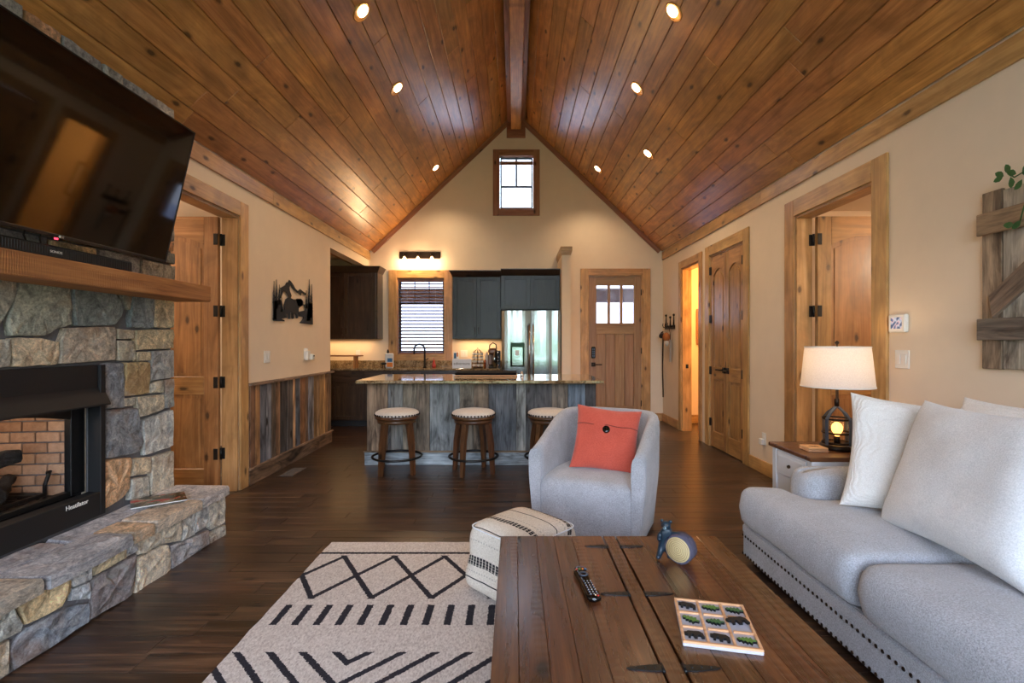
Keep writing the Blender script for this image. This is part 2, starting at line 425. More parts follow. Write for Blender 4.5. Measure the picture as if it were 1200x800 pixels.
class MB:
    def __init__(s, frame=None): s.v = []; s.f = []; s.fr = frame or ID; s.sm = set(); s.mi = []
    def add(s, vs, fs, smooth=False, mi=0):
        o = len(s.v); s.v += [Vector(p) for p in vs]
        for f in fs:
            if smooth: s.sm.add(len(s.f))
            s.f.append([i + o for i in f]); s.mi.append(mi)
        return s
    def box(s, x0, x1, y0, y1, z0, z1, bv=0.0, m=None, mi=0):
        lo = (min(x0, x1), min(y0, y1), min(z0, z1)); hi = (max(x0, x1), max(y0, y1), max(z0, z1))
        b = min(bv, *( (hi[i] - lo[i]) * .45 for i in range(3)))
        vs = []; fs = []
        if b <= 0:
            for i in range(8): vs.append(Vector([hi[k] if i >> k & 1 else lo[k] for k in range(3)]))
            fs = [(0, 2, 3, 1), (4, 5, 7, 6), (0, 1, 5, 4), (2, 6, 7, 3), (0, 4, 6, 2), (1, 3, 7, 5)]
        else:
            ix = {}
            for i in range(8):
                for a in range(3):
                    p = [0, 0, 0]
                    for k in range(3):
                        e = hi[k] if i >> k & 1 else lo[k]
                        if k != a: e += -b if i >> k & 1 else b
                        p[k] = e
                    ix[(i, a)] = len(vs); vs.append(Vector(p))
            for a in range(3):
                q, r = (a + 1) % 3, (a + 2) % 3
                for sg in (0, 1):
                    cs = [(sg << a) | (u << q) | (w_ << r) for u, w_ in ((0, 0), (1, 0), (1, 1), (0, 1))]
                    f = [ix[(k, a)] for k in cs]; fs.append(f if sg else f[::-1])
                for u in (0, 1):
                    for w_ in (0, 1):
                        c0 = (u << q) | (w_ << r); c1 = c0 | (1 << a)
                        f = [ix[(c0, q)], ix[(c1, q)], ix[(c1, r)], ix[(c0, r)]]
                        fs.append(f if u == w_ else f[::-1])
            for i in range(8):
                f = [ix[(i, 0)], ix[(i, 1)], ix[(i, 2)]]
                fs.append(f if bin(i).count('1') % 2 else f[::-1])
        if m is not None: vs = [m @ p for p in vs]
        return s.add(vs, fs, mi=mi)
    def prism(s, poly, d0, d1, m=None, smooth=False, mi=0):
        """poly in local xy, extruded along z d0..d1, then transformed by m"""
        n = len(poly); vs = [Vector((p[0], p[1], d0)) for p in poly] + [Vector((p[0], p[1], d1)) for p in poly]
        ar = sum(poly[i][0] * poly[(i + 1) % n][1] - poly[(i + 1) % n][0] * poly[i][1] for i in range(n))
        fs = [list(range(n))[::-1], list(range(n, 2 * n))] + [[i, (i + 1) % n, n + (i + 1) % n, n + i] for i in range(n)]
        if ar < 0: fs = [f[::-1] for f in fs]
        if m is not None: vs = [m @ p for p in vs]
        return s.add(vs, fs, smooth, mi)
    def lathe(s, prof, n=24, m=None, smooth=True, cap=True, arc=None, mi=0):
        vs = []; fs = []
        for r, z in prof:
            for i in range(n):
                a = 2 * PI * i / n; vs.append(Vector((r * math.cos(a), r * math.sin(a), z)))
        k = len(prof)
        for j in range(k - 1):
            for i in range(n):
                fs.append([j * n + i, j * n + (i + 1) % n, (j + 1) * n + (i + 1) % n, (j + 1) * n + i])
        if cap:
            if prof[0][0] > 1e-6: fs.append(list(range(n))[::-1])
            if prof[-1][0] > 1e-6: fs.append([(k - 1) * n + i for i in range(n)])
        if m is not None: vs = [m @ p for p in vs]
        return s.add(vs, fs, smooth, mi)
    def cyl(s, p0, p1, r0, r1=None, n=12, mi=0):
        p0, p1 = Vector(p0), Vector(p1); r1 = r0 if r1 is None else r1
        d = p1 - p0; q = d.to_track_quat('Z', 'Y').to_matrix().to_4x4(); L = d.length
        return s.lathe([(r0, 0), (r1, L)], n, Matrix.Translation(p0) @ q, mi=mi)
    def tube(s, pts, r, n=8, closed=False, mi=0, flat=1.0):
        pts = [Vector(p) for p in pts]; k = len(pts); vs = []; fs = []
        rs = r if isinstance(r, (list, tuple)) else [r] * k
        up = None
        for i, p in enumerate(pts):
            a = pts[(i - 1) % k] if (closed or i) else p; b = pts[(i + 1) % k] if (closed or i < k - 1) else p
            d = (b - a).normalized()
            if up is None: up = Vector((0, 0, 1)) if abs(d.z) < .9 else Vector((1, 0, 0))
            u = (up - d * up.dot(d)).normalized(); w_ = d.cross(u); up = u
            for j in range(n):
                t = 2 * PI * j / n; vs.append(p + (u * math.cos(t) * flat + w_ * math.sin(t)) * rs[i])
        for i in range(k if closed else k - 1):
            for j in range(n):
                i2 = (i + 1) % k
                fs.append([i * n + j, i * n + (j + 1) % n, i2 * n + (j + 1) % n, i2 * n + j])
        if not closed: fs += [list(range(n))[::-1], [(k - 1) * n + j for j in range(n)]]
        return s.add(vs, fs, True, mi)
    def ball(s, p, r, n=12, m=4, sc=(1, 1, 1), rot=None, mi=0):
        prof = [(math.sin(PI * j / (2 * m)) , -math.cos(PI * j / (2 * m))) for j in range(2 * m + 1)]
        prof = [(max(a, 1e-5) * r, z * r) for a, z in prof]
        Mx = Matrix.Translation(p) @ (rot or ID) @ Matrix.Diagonal((sc[0], sc[1], sc[2], 1))
        return s.lathe(prof, n, Mx, cap=False, mi=mi)
    def build(s, name, mat, parent=None, color=None, label=None, cat=None, group=None, kind=None, origin=None, nofix=False):
        lo = [min(p[i] for p in s.v) for i in range(3)]; hi = [max(p[i] for p in s.v) for i in range(3)]
        ctr = Vector(origin) if origin is not None else Vector([(a + b) / 2 for a, b in zip(lo, hi)])
        if origin is None and cat: ctr.z = lo[2]
        me = bpy.data.meshes.new(name); me.from_pydata([p - ctr for p in s.v], [], s.f)
        for i, pl in enumerate(me.polygons):
            pl.use_smooth = i in s.sm; pl.material_index = s.mi[i]
        if not nofix:
            bm = bmesh.new(); bm.from_mesh(me); bmesh.ops.recalc_face_normals(bm, faces=bm.faces); bm.to_mesh(me); bm.free()
        thin = min(range(3), key=lambda i: hi[i] - lo[i])
        ax = max(range(3), key=lambda i: hi[i] - lo[i])
        for mt in [mat]:
            if isinstance(mt, str):
                mt = barn(ax) if mt == 'barn' else _wood(mt, ax, thin) if mt in WOODS else M[mt]
            if isinstance(mt, tuple): mt = _wood(mt[1], mt[2], thin)
            me.materials.append(mt)
        o = bpy.data.objects.new(name, me); C.objects.link(o)
        if color: o.color = color if len(color) == 4 else (*color, 1)
        place(o, parent, s.fr @ Matrix.Translation(ctr))
        tag(o, label, cat, group, kind)
        return o

def bx(name, mat, parent, x0, x1, y0, y1, z0, z1, bv=.003, frame=None, **k):
    return MB(frame).box(x0, x1, y0, y1, z0, z1, bv).build(name, mat, parent, **k)

def soft(o, levels=2):
    m = o.modifiers.new('subdivision', 'SUBSURF'); m.levels = levels; m.render_levels = levels
    for p in o.data.polygons: p.use_smooth = True
    return o

def cut(o, boxes):
    """real holes for windows and doors: boolean, baked, cutters thrown away (world coordinates)"""
    mb = MB()
    for b in boxes: mb.box(*b)
    k = mb.build('cutter', 'wall')
    md = o.modifiers.new('b', 'BOOLEAN'); md.operation = 'DIFFERENCE'; md.solver = 'EXACT'; md.object = k
    bpy.context.view_layer.update()
    dg = bpy.context.evaluated_depsgraph_get()
    me = bpy.data.meshes.new_from_object(o.evaluated_get(dg)); o.modifiers.clear(); old = o.data; o.data = me
    bpy.data.objects.remove(k); bpy.data.meshes.remove(old)
    return o

def copy_tree(o, parent=None, Wmat=None):
    n = o.copy(); C.objects.link(n)
    n.parent = parent
    if parent is None: n.matrix_basis = Wmat
    for ch in list(o.children): copy_tree(ch, n)
    return n

def text(s_, name, mat, parent, frame, size, ext=.0008, align='CENTER', sx_=1.0, label=None):
    cu = bpy.data.curves.new(name, 'FONT'); cu.body = s_; cu.size = size; cu.extrude = ext
    cu.align_x = align; cu.align_y = 'CENTER'
    tmp = bpy.data.objects.new(name, cu); C.objects.link(tmp)
    bpy.context.view_layer.update()
    me = bpy.data.meshes.new_from_object(tmp.evaluated_get(bpy.context.evaluated_depsgraph_get()))
    bpy.data.objects.remove(tmp)
    for v in me.vertices: v.co.x *= sx_
    me.materials.clear(); me.materials.append(M[mat]); o = bpy.data.objects.new(name, me); C.objects.link(o)
    place(o, parent, frame)
    if label: o['label'] = label
    return o

def point(name, loc, energy, col, radius=.03, parent=None, spot=None, rot=None):
    l = bpy.data.lights.new(name, 'SPOT' if spot else 'POINT'); l.energy = energy; l.color = col; l.shadow_soft_size = radius
    if spot: l.spot_size = spot; l.spot_blend = .8
    o = bpy.data.objects.new(name, l); C.objects.link(o)
    place(o, parent, Matrix.Translation(loc) @ (rot or ID)); return o

def px(x, y, Y):                       # measuring helper: a photo position at depth Y, in metres
    return ((x - 603) / F * Y, 1.33 - (y - 402) / F * Y)
# ------------------------------------------------------------------ room shell
XL, XR, YF, YB = -2.49, 2.54, 8.52, -2.40
XC, ZA, ZE = .025, 5.31, 2.913           # ridge x, ridge height, eave height
AL = math.atan((ZA - ZE) / (XR - XC)); SL = (XR - XC) / math.cos(AL)
rnd = random.Random(7)

ground = MB().box(-60, 60, -60, 60, -.75, -.55).build('ground', 'ground', kind='structure')
MB().box(-40, 40, -40, -3.2, -.55, -.50).build('lawn', 'lawn', kind='structure')
def hills(yy, hmax, seed):
    r = random.Random(seed); vs = []; fs = []; n = 60
    for i in range(n + 1):
        x = -70 + 140 * i / n
        h = hmax * (.6 + .4 * noise.noise((x * .05, seed, 0))) + .8 * noise.noise((x * .5, seed, 3))
        for j, (dy, hh) in enumerate(((0, 0), (2.5, .45), (5, .8), (9, 1.0), (14, .9))):
            vs.append((x, yy + dy * (1 if yy > 0 else -1) + .6 * noise.noise((x, j, seed)), -.6 + h * hh + .4 * noise.noise((x * .9, j * 3, seed))))
    for i in range(n):
        for j in range(4): a = i * 5 + j; fs.append([a, a + 5, a + 6, a + 1])
    MB().add(vs, fs, True).build('hills', 'hill', kind='structure')
hills(-20, 6.5, 3)

# floor: slab + boards running across the room
fl = MB().box(-6.2, 6.2, YB - .2, YF + .2, -.12, -.016).build('floor', wood('floor', 0), kind='structure')
BW = .127
def floor_row(y, x0, x1, collect):
    x = x0 - rnd.uniform(0, 1.2)
    while x < x1:
        L = rnd.uniform(.7, 1.9); a, b = max(x, x0), min(x + L, x1)
        if b - a > .02: collect(a + .0008, b - .0008, y + .0008, y + BW - .0008)
        x += L
y = 1.5
while y < 5.7 - 1e-6:
    floor_row(y, XL, XR, lambda a, b, c_, d: bx('floorboard', 'floor', fl, a, b, c_, d, -.018, 0, .0016))
    y += BW
y_far = y
far = MB(); near = MB()
def st(mb): return lambda a, b, c_, d: mb.box(a, b, c_, d, -.018, 0, .0016)
while y < YF + .1: floor_row(y, -4.2, 5.2, st(far)); y += BW
y = 1.5 - BW
while y > YB: floor_row(y, XL, XR, st(near)); y -= BW
far.build('distant_floorboards', wood('floor', 0), fl, kind='stuff')
near.build('floorboards_behind', wood('floor', 0), fl, kind='stuff')
# side rooms' boards
for nm, xa, xb, ya, yb in (('side_floorboards', -6.1, XL - .002, 1.5, y_far), ('side_floorboards', XR + .002, 6.1, 1.5, y_far)):
    mb = MB(); y = ya
    while y < yb - .01: floor_row(y, xa, xb, st(mb)); y += BW
    mb.build(nm, wood('floor', 0), fl, kind='stuff')

# walls
TW = .14
WL = cut(MB().box(XL - TW, XL, YB, YF, -.02, 3.05).build('wall_left', 'wall', kind='structure'),
    [(-2.7, -2.4, 3.56, 4.49, -.1, 2.475), (-2.7, -2.4, 6.72, 8.53, -.1, 2.62), (-2.7, -2.4, 1.88, 2.87, .36, 1.18)])
WR = cut(MB().box(XR, XR + TW, YB, YF, -.02, 3.05).build('wall_right', 'wall', kind='structure'),
    [(2.4, 2.8, 3.52, 4.50, -.1, 2.475), (2.4, 2.8, 6.83, 7.55, -.1, 2.46), (2.4, 2.8, 5.50, 6.46, -.1, 2.46)])
gab = [(XL - TW, -.02), (XR + TW, -.02), (XR + TW, ZE - .05), (XC, ZA + .12), (XL - TW, ZE - .05)]
Mxz = Matrix.Rotation(R(90), 4, 'X')          # local xy -> world xz, extrusion towards -y
WF = cut(MB().prism(gab, 0, .16, Matrix.Translation((0, YF + .16, 0)) @ Mxz).build('wall_front', 'wall', kind='structure'),
    [(-.275, .34, YF - .1, YF + .3, 3.62, 4.56), (-2.02, -1.19, YF - .1, YF + .3, 1.12, 2.46), (1.255, 2.195, YF - .1, YF + .3, -.1, 2.50)])
WB = cut(MB().prism(gab, 0, .16, Matrix.Translation((0, YB, 0)) @ Mxz).build('wall_back', 'wall', kind='structure'),
    [(-2.15, -.75, -3, YB + .3, .05, 2.35), (-.62, .72, -3, YB + .3, .05, 2.35), (.85, 2.25, -3, YB + .3, .05, 2.35),
     (-1.3, -.08, -3, YB + .3, 2.6, 3.75), (.13, 1.35, -3, YB + .3, 2.6, 3.75)])
# back windows (behind the camera)
for i, (a, b, z0, z1) in enumerate(((-2.15, -.75, .05, 2.35), (-.62, .72, .05, 2.35), (.85, 2.25, .05, 2.35), (-1.3, -.08, 2.6, 3.75), (.13, 1.35, 2.6, 3.75))):
    wn = struct('window_%d' % (i + 3), ((a + b) / 2, YB - .08, z0))
    mb = MB()
    for (p, q, r, s_) in ((a, a + .05, z0, z1), (b - .05, b, z0, z1), (a + .05, b - .05, z0, z0 + .06), (a + .05, b - .05, z1 - .05, z1), ((a + b) / 2 - .025, (a + b) / 2 + .025, z0 + .06, z1 - .05)):
        mb.box(p, q, YB - .11, YB - .05, r, s_, .003)
    mb.build('window_frame', 'bronze', wn)
    bx('pane', 'glass', wn, a + .04, b - .04, YB - .083, YB - .077, z0 + .04, z1 - .04, 0)
    cs = MB(); cs.box(a - .1, a, YB, YB + .02, z0, z1 + .1, .003).box(b, b + .1, YB, YB + .02, z0, z1 + .1, .003).box(a, b, YB, YB + .02, z1, z1 + .1, .003)
    cs.build('casing', wood('trim', 2), wn)

# side rooms
def room(nm, x0, x1, y0, y1, h, sides):
    mb = MB(); t = .12
    if 'l' in sides: mb.box(x0 - t, x0, y0 - t, y1 + t, -.02, h)
    if 'r' in sides: mb.box(x1, x1 + t, y0 - t, y1 + t, -.02, h)
    if 'f' in sides: mb.box(x0, x1, y1, y1 + t, -.02, h)
    if 'n' in sides: mb.box(x0, x1, y0 - t, y0, -.02, h)
    mb.build('wall_' + nm, 'wall', kind='structure')
    MB().box(x0 - t, x1 + t, y0 - t, y1 + t, h, h + .1).build('ceiling_' + nm, 'wall', kind='structure')
room('left_bedroom', -5.9, XL - TW, 3.1, 6.45, 2.75, 'lfn')
room('kitchen_alcove', -4.0, XL - TW, 6.60, YF, 2.75, 'lf')
room('right_bedroom', XR + TW, 5.9, 2.2, 5.35, 2.75, 'rfn')
room('bathroom', XR + TW, 4.6, 6.60, 8.3, 2.75, 'rfn')
MB().box(XR + TW, XR + .9, 5.44, 5.50, -.02, 2.6).box(XR + .85, XR + .9, 5.5, 6.46, -.02, 2.6).build('wall_closet', 'wall', kind='structure')
point('left_bedroom_fill', (-4.2, 4.2, 2.4), 50, (1, .86, .70), .15)  # unseen point light added to brighten the left bedroom
point('right_bedroom_fill', (4.6, 2.9, 2.3), 60, (1, .80, .58), .15)  # added fill for the right bedroom, no fixture modelled
point('bathroom_lamp', (3.5, 7.2, 2.3), 80, (1, .55, .16), .15)

# ceiling: boards on two slopes, ridge beam, trims
def slope(side):
    cs, sn = math.cos(AL), math.sin(AL)
    if side < 0: X, Y, Z = (-cs, 0, -sn), (0, 1, 0), (sn, 0, -cs)
    else: X, Y, Z = (cs, 0, -sn), (0, -1, 0), (-sn, 0, -cs)
    m = Matrix([[X[i], Y[i], Z[i], 0] for i in range(3)] + [[0, 0, 0, 1]])
    return Matrix.Translation((XC, 0, ZA)) @ m
ce = MB().prism([(XL - .3, ZE - .24), (XC, ZA + .04), (XR + .3, ZE - .24), (XR + .3, ZE), (XC, ZA + .28), (XL - .3, ZE)], 0, YF - YB + .3,
     Matrix.Translation((0, YF + .15, 0)) @ Mxz).build('ceiling', wood('ceiling', 1), kind='structure')
PW = SL / 19
for side in (-1, 1):
    fr = slope(side)
    for i in range(19):
        yy = YB - rnd.uniform(0, 3.0); behind = MB(fr)
        while yy < YF:
            L = rnd.uniform(3.0, 5.4); a, b = max(yy, YB), min(yy + L, YF); yy += L
            if b - a < .05: continue
            if side > 0: p, q = -b, -a
            else: p, q = a, b
            x0, x1 = i * PW + .0022, (i + 1) * PW - .0022
            bx('plank', 'ceiling', ce, x0, x1, p + .001, q - .001, .0, .018, .0045, frame=fr)
def trim(n): return struct('trim_%d' % n)
tr1 = trim(1)
bx('beam', 'ceiling', tr1, XC - .085, XC + .085, YB, YF - .11, 4.94, 5.235, .006)
bx('beam_block', 'trim_red', tr1, XC - .16, XC + .16, YF - .03, YF, 4.84, 5.10, .004)
bx('ridge_board', 'trim_red', tr1, XC - .15, XC - .088, YB, YF, 5.10, 5.13, .004)
bx('ridge_board', 'trim_red', tr1, XC + .088, XC + .15, YB, YF, 5.10, 5.13, .004)
tr2 = trim(2)
for side, x0, x1 in ((-1, XL, XL + .02), (1, XR - .02, XR)):
    for a, b in ((YB, 1.6), (1.6, 5.1), (5.1, YF)):
        bx('crown_board', 'trim', tr2, x0, x1, a + .001, b - .001, 2.75, 2.885, .003)
for side in (-1, 1):
    fr = slope(side)
    yy = (YF - .02, YF) if side < 0 else (-YF, -YF + .02)
    MB(fr).box(.04, SL - .03, yy[0], yy[1], .019, .095, .003).build('gable_board', wood('trim_red', 0), tr2)
# skirting boards
def skirt(nm, segs):
    s_ = struct('baseboard_' + nm)
    for (x0, x1, y0, y1) in segs: bx('board', 'trim', s_, x0, x1, y0, y1, 0, .135, .004)
skirt('right', [(XR - .018, XR, YB, 3.38), (XR - .018, XR, 4.64, 5.36), (XR - .018, XR, 7.70, YF)])
skirt('front', [(.90, 1.125, YF - .018, YF), (2.325, XR - .018, YF - .018, YF)])
skirt('left', [(XL, XL + .018, YB, 1.2)])
# fin wall beside the refrigerator, with its wooden cap
fin = MB().box(.735, .875, 7.74, YF, 0, 2.70).build('wall_fin', 'wall', kind='structure')
cp = MB().box(.715, .895, 7.70, YF, 2.76, 2.83, .004)
cp.prism([(.735, 2.70), (.875, 2.70), (.895, 2.76), (.715, 2.76)], 0, .80, Matrix.Translation((0, YF, 0)) @ Mxz)
cp.build('cap_moulding', wood('trim', 0), fin)

# ------------------------------------------------------------------ doors and casings
def casing(root, side, y0, y1, z1, cw=.13, th=.02, wall=None):
    """casing on the wall face and jambs inside the opening; side -1 left wall, +1 right wall"""
    X = XL if side < 0 else XR; a, b = (X, X + th) if side < 0 else (X - th, X)
    bx('casing', 'trim', root, a, b, y0 - cw, y0, 0, z1 + cw, .004)
    bx('casing', 'trim', root, a, b, y1, y1 + cw, 0, z1 + cw, .004)
    bx('casing', 'trim', root, a, b, y0, y1, z1, z1 + cw, .004)
    j0, j1 = (XL - TW, XL) if side < 0 else (XR, XR + TW)
    bx('jamb', 'trim', root, j0, j1, y0 - .001, y0 + .022, 0, z1, .002)
    bx('jamb', 'trim', root, j0, j1, y1 - .022, y1 + .001, 0, z1, .002)
    bx('jamb', 'trim', root, j0, j1, y0 + .022, y1 - .022, z1 - .022, z1, .002)

def arc_pts(x0, x1, z, rise, n=10, rev=False):
    p = [(x0 + (x1 - x0) * i / n, z + rise * math.sin(PI * i / n) ** .8) for i in range(n + 1)]
    return p[::-1] if rev else p

def panel_door(root, fr, w, h, sw=.115, mat='door', cols=1):
    """stile-and-rail leaf: arched upper panel, square lower panel; local x width, y thickness, z height"""
    t = .02; Y2 = Matrix.Rotation(R(90), 4, 'X')
    rr = [(0, .20), (.86, 1.02)]; top = h - .17
    for a, b in ((0, sw), (w - sw, w)): bx('stile', mat, root, a, b, -t, t, 0, h, .003, frame=fr)
    for a, b in rr: bx('rail', mat, root, sw, w - sw, -t, t, a, b, .003, frame=fr)
    poly = [(sw, h), (sw, top - .08)] + arc_pts(sw, w - sw, top - .08, .08) + [(w - sw, h)]
    MB(fr).prism(poly, -t, t, Y2).build('rail', wood(mat, 0), root)
    # raised panels
    for z0, z1, arch in ((.20, .86, 0), (1.02, top - .08, .08)):
        m1 = MB(fr)
        for tt, ins in ((.008, 0), (.015, .035)):
            a, b = sw - .004 + ins, w - sw + .004 - ins
            p = [(a, z0 + ins - .004), (b, z0 + ins - .004), (b, z1 - ins)]
            p += arc_pts(a, b, z1 - ins, arch, rev=True)[1:-1] if arch else []
            p += [(a, z1 - ins)]
            m1.prism(p, -tt, tt, Y2)
        m1.build('panel', wood(mat, 2), root)

def hinge(root, x, y, z, dx=.012, dy=.05):
    mb = MB().box(x - dx, x + dx, y - dy / 2, y + dy / 2, z - .05, z + .05, .003)
    mb.cyl((x + dx, y, z - .052), (x + dx, y, z + .052), .008, n=8)
    mb.build('hinge', 'black', root)

# door_1: entrance door
d1 = struct('door_1', (1.725, YF, 0))
def fbx(n, m, a, b, z0, z1, y0=YF + .01, y1=YF + .055, bv=.003, **k): return bx(n, m, d1, a, b, y0, y1, z0, z1, bv, **k)
for a, b in ((1.125, 1.258), (2.192, 2.325)): fbx('casing', 'trim', a, b, 0, 2.605, YF - .02, YF)
fbx('casing', 'trim', 1.258, 2.192, 2.497, 2.605, YF - .02, YF)
for a, b in ((1.255, 1.277), (2.173, 2.195)): fbx('jamb', 'trim', a, b, 0, 2.50, YF - .001, YF + .12)
fbx('jamb', 'trim', 1.277, 2.173, 2.478, 2.50, YF - .001, YF + .12)
fbx('threshold', 'bronze', 1.277, 2.173, 0, .02, YF, YF + .13)
x0, x1 = 1.279, 2.171
fbx('stile', 'front', x0, x0 + .125, .022, 2.476); fbx('stile', 'front', x1 - .125, x1, .022, 2.476)
fbx('rail', 'front', x0 + .125, x1 - .125, 2.32, 2.476)
fbx('rail', 'front', x0 + .125, x1 - .125, 1.49, 1.675); fbx('rail', 'front', x0 + .125, x1 - .125, .022, .25)
pw = (x1 - x0 - .25) / 3
for i in (1, 2): fbx('muntin', 'front', x0 + .125 + i * pw - .022, x0 + .125 + i * pw + .022, 1.675, 2.32)
pn = (x1 - x0 - .25) / 4
for i in range(4): fbx('panel_board', 'front', x0 + .125 + i * pn + .002, x0 + .125 + (i + 1) * pn - .002, .25, 1.49, YF + .022, YF + .045, .004)
fbx('panel_backing', 'front', x0 + .12, x1 - .12, .24, 1.50, YF + .046, YF + .052, 0)
for i in range(3): fbx('pane', 'dimmed', x0 + .115 + i * pw, x0 + .135 + (i + 1) * pw, 1.67, 2.325, YF + .03, YF + .036, 0)
fbx('door_shelf', 'front', x0 + .10, x1 - .10, 1.635, 1.665, YF - .012, YF + .012)
kp = MB().box(1.315, 1.385, YF - .014, YF + .012, 1.07, 1.27, .012).build('keypad', 'black', d1)
for r_ in range(4):
    for q in range(2): MB().box(1.327 + q * .026, 1.347 + q * .026, YF - .016, YF - .013, 1.10 + r_ * .038, 1.125 + r_ * .038, .003).build('key_button', 'steel_dark', kp)
MB().box(1.315, 1.385, YF - .01, YF + .012, .93, 1.0, .003).box(1.34, 1.49, YF - .055, YF - .038, .955, .975, .004).box(1.34, 1.36, YF - .045, YF, .955, .975, .003).build('door_handle', 'bronze', d1)
for z in (.3, 1.2, 2.2): MB().cyl((2.172, YF + .004, z - .05), (2.172, YF + .004, z + .05), .009, n=8).build('hinge', 'black', d1)

# door_2: pair of closet doors in the right wall (closed)
d2 = struct('door_2', (XR, 5.98, 0)); casing(d2, 1, 5.50, 6.46, 2.46)
def leaf(y0, w, flip):
    fr = T(XR + .022, y0, .012, R(90))        # local x -> +Y
    panel_door(d2, fr, w, 2.42, .075)
leaf(5.524, .455, 0); leaf(5.981, .455, 1)
for s_ in (-1, 1):
    yc = 5.98 + s_ * .05
    mb = MB().box(XR - .012, XR + .004, yc - .035, yc + .035, .965, 1.035, .003)
    mb.box(XR - .055, XR - .008, yc - .011, yc + .011, .99, 1.012, .003)
    mb.box(XR - .062, XR - .048, min(yc, yc + s_ * .12), max(yc, yc + s_ * .12), .99, 1.012, .004); mb.build('lever_handle', 'black', d2)
for z in (.32, .98, 1.64, 2.26):
    hinge(d2, XR - .006, 6.44, z, .008); hinge(d2, XR - .006, 5.52, z, .008)

# door_3: left bedroom, leaf swung into the room
d3 = struct('door_3', (XL, 4.02, 0)); casing(d3, -1, 3.56, 4.49, 2.475, .135)
panel_door(d3, T(XL - TW - .012, 4.45, .012, R(180)), .90, 2.445, .125)
for z in (.342, .98, 1.616, 2.256):
    MB().box(XL - TW - .012, XL - TW + .03, 4.462, 4.47, z - .05, z + .05, .002).cyl((XL - TW + .0, 4.458, z - .052), (XL - TW + .0, 4.458, z + .052), .01, n=8).box(XL - TW - .05, XL - TW - .012, 4.423, 4.43, z - .05, z + .05, .002).build('hinge', 'black', d3)

# door_4: right bedroom
d4 = struct('door_4', (XR, 4.0, 0)); casing(d4, 1, 3.52, 4.50, 2.475, .15)
panel_door(d4, T(XR + TW + .012, 4.44, .012, 0), .93, 2.445, .125)
for z in (.342, .98, 1.616, 2.256):
    MB().box(XR + TW - .03, XR + TW + .012, 4.472, 4.48, z - .05, z + .05, .002).cyl((XR + TW, 4.458, z - .052), (XR + TW, 4.458, z + .052), .01, n=8).box(XR + TW + .012, XR + TW + .05, 4.413, 4.42, z - .05, z + .05, .002).build('hinge', 'black', d4)

# door_5: bathroom doorway, leaf open out of sight
d5 = struct('door_5', (XR, 7.2, 0)); casing(d5, 1, 6.83, 7.55, 2.46, .11)
MB().box(XR + .05, XR + .09, 7.522, 7.53, .95, 1.01, .002).build('strike_plate', 'black', d5)
bth = struct('baseboard_bathroom'); bx('board', 'trim', bth, XR + TW, 4.6, 8.282, 8.3, 0, .14, .004); bx('board', 'trim', bth, 4.582, 4.6, 6.6, 8.28, 0, .14, .004)
pf = thing('picture_frame', 'thin wooden picture frame hanging on the yellow bathroom wall', 'picture', (3.28, 8.298, 1.35))
mb = MB(); mb.box(3.03, 3.07, 8.275, 8.299, 1.3, 1.9, .003).box(3.46, 3.5, 8.275, 8.299, 1.3, 1.9, .003).box(3.07, 3.46, 8.275, 8.299, 1.3, 1.34, .003).box(3.07, 3.46, 8.275, 8.299, 1.86, 1.9, .003)
mb.build('frame', 'trim_red', pf); bx('print', 'white', pf, 3.07, 3.46, 8.288, 8.294, 1.34, 1.86, 0)

# ------------------------------------------------------------------ windows in the front wall
def frame4(n, mat, root, a, b, z0, z1, t, y0, y1, tb=None, **k):
    tb = tb or t
    bx(n, mat, root, a, a + t, y0, y1, z0, z1, .003, **k); bx(n, mat, root, b - t, b, y0, y1, z0, z1, .003, **k)
    bx(n, mat, root, a + t, b - t, y0, y1, z0, z0 + tb, .003, **k); bx(n, mat, root, a + t, b - t, y0, y1, z1 - tb, z1, .003, **k)
w1 = struct('window_1', (.03, YF, 3.5))
frame4('casing', 'trim_red', w1, -.37, .43, 3.51, 4.64, .105, YF - .02, YF)
frame4('window_liner', 'trim_red', w1, -.272, .337, 3.622, 4.557, .02, YF, YF + .10)
frame4('sash', 'steel_dark', w1, -.25, .315, 3.645, 4.535, .03, YF + .07, YF + .10)
bx('meeting_rail', 'black', w1, -.22, .285, YF + .075, YF + .095, 4.015, 4.048, .002)
bx('muntin', 'black', w1, .015, .048, YF + .075, YF + .095, 4.045, 4.505, .002)
bx('pane', 'gable_glass', w1, -.225, .29, YF + .084, YF + .088, 3.67, 4.51, 0)
bx('blind_headrail', 'trim_red', w1, -.25, .315, YF + .03, YF + .065, 4.40, 4.455, .003)

w2 = struct('window_2', (-1.6, YF, 1.1))
frame4('casing', 'trim', w2, -2.155, -1.065, 1.0, 2.58, .135, YF - .02, YF)
frame4('window_liner', 'trim', w2, -2.02, -1.19, 1.12, 2.46, .02, YF, YF + .14)
frame4('sash', 'steel_dark', w2, -2.0, -1.21, 1.14, 2.44, .035, YF + .10, YF + .13)
bx('meeting_rail', 'black', w2, -1.965, -1.245, YF + .10, YF + .125, 2.01, 2.035, .002)
for q in (-1.73, -1.48): bx('muntin', 'black', w2, q - .008, q + .008, YF + .105, YF + .12, 2.035, 2.405, .002)
bx('pane', 'dimmed', w2, -1.975, -1.235, YF + .113, YF + .117, 1.17, 2.41, 0)
bl = thing('window_blind', 'wooden slat blind lowered in the kitchen window over the sink', 'blind', (-1.605, YF + .05, 1.15))
bx('headrail', 'trim_red', bl, -1.995, -1.215, YF + .02, YF + .075, 2.385, 2.438, .004)
for i in range(21):
    z = 1.19 + i * .0582
    fr = T(-1.605, YF + .047, z, 0, R(26))
    MB(fr).box(-.385, .385, -.025, .025, -.002, .002).build('slat', wood('walnut', 0), bl)
bx('bottom_rail', 'trim_red', bl, -1.99, -1.22, YF + .025, YF + .07, 1.142, 1.165, .003)
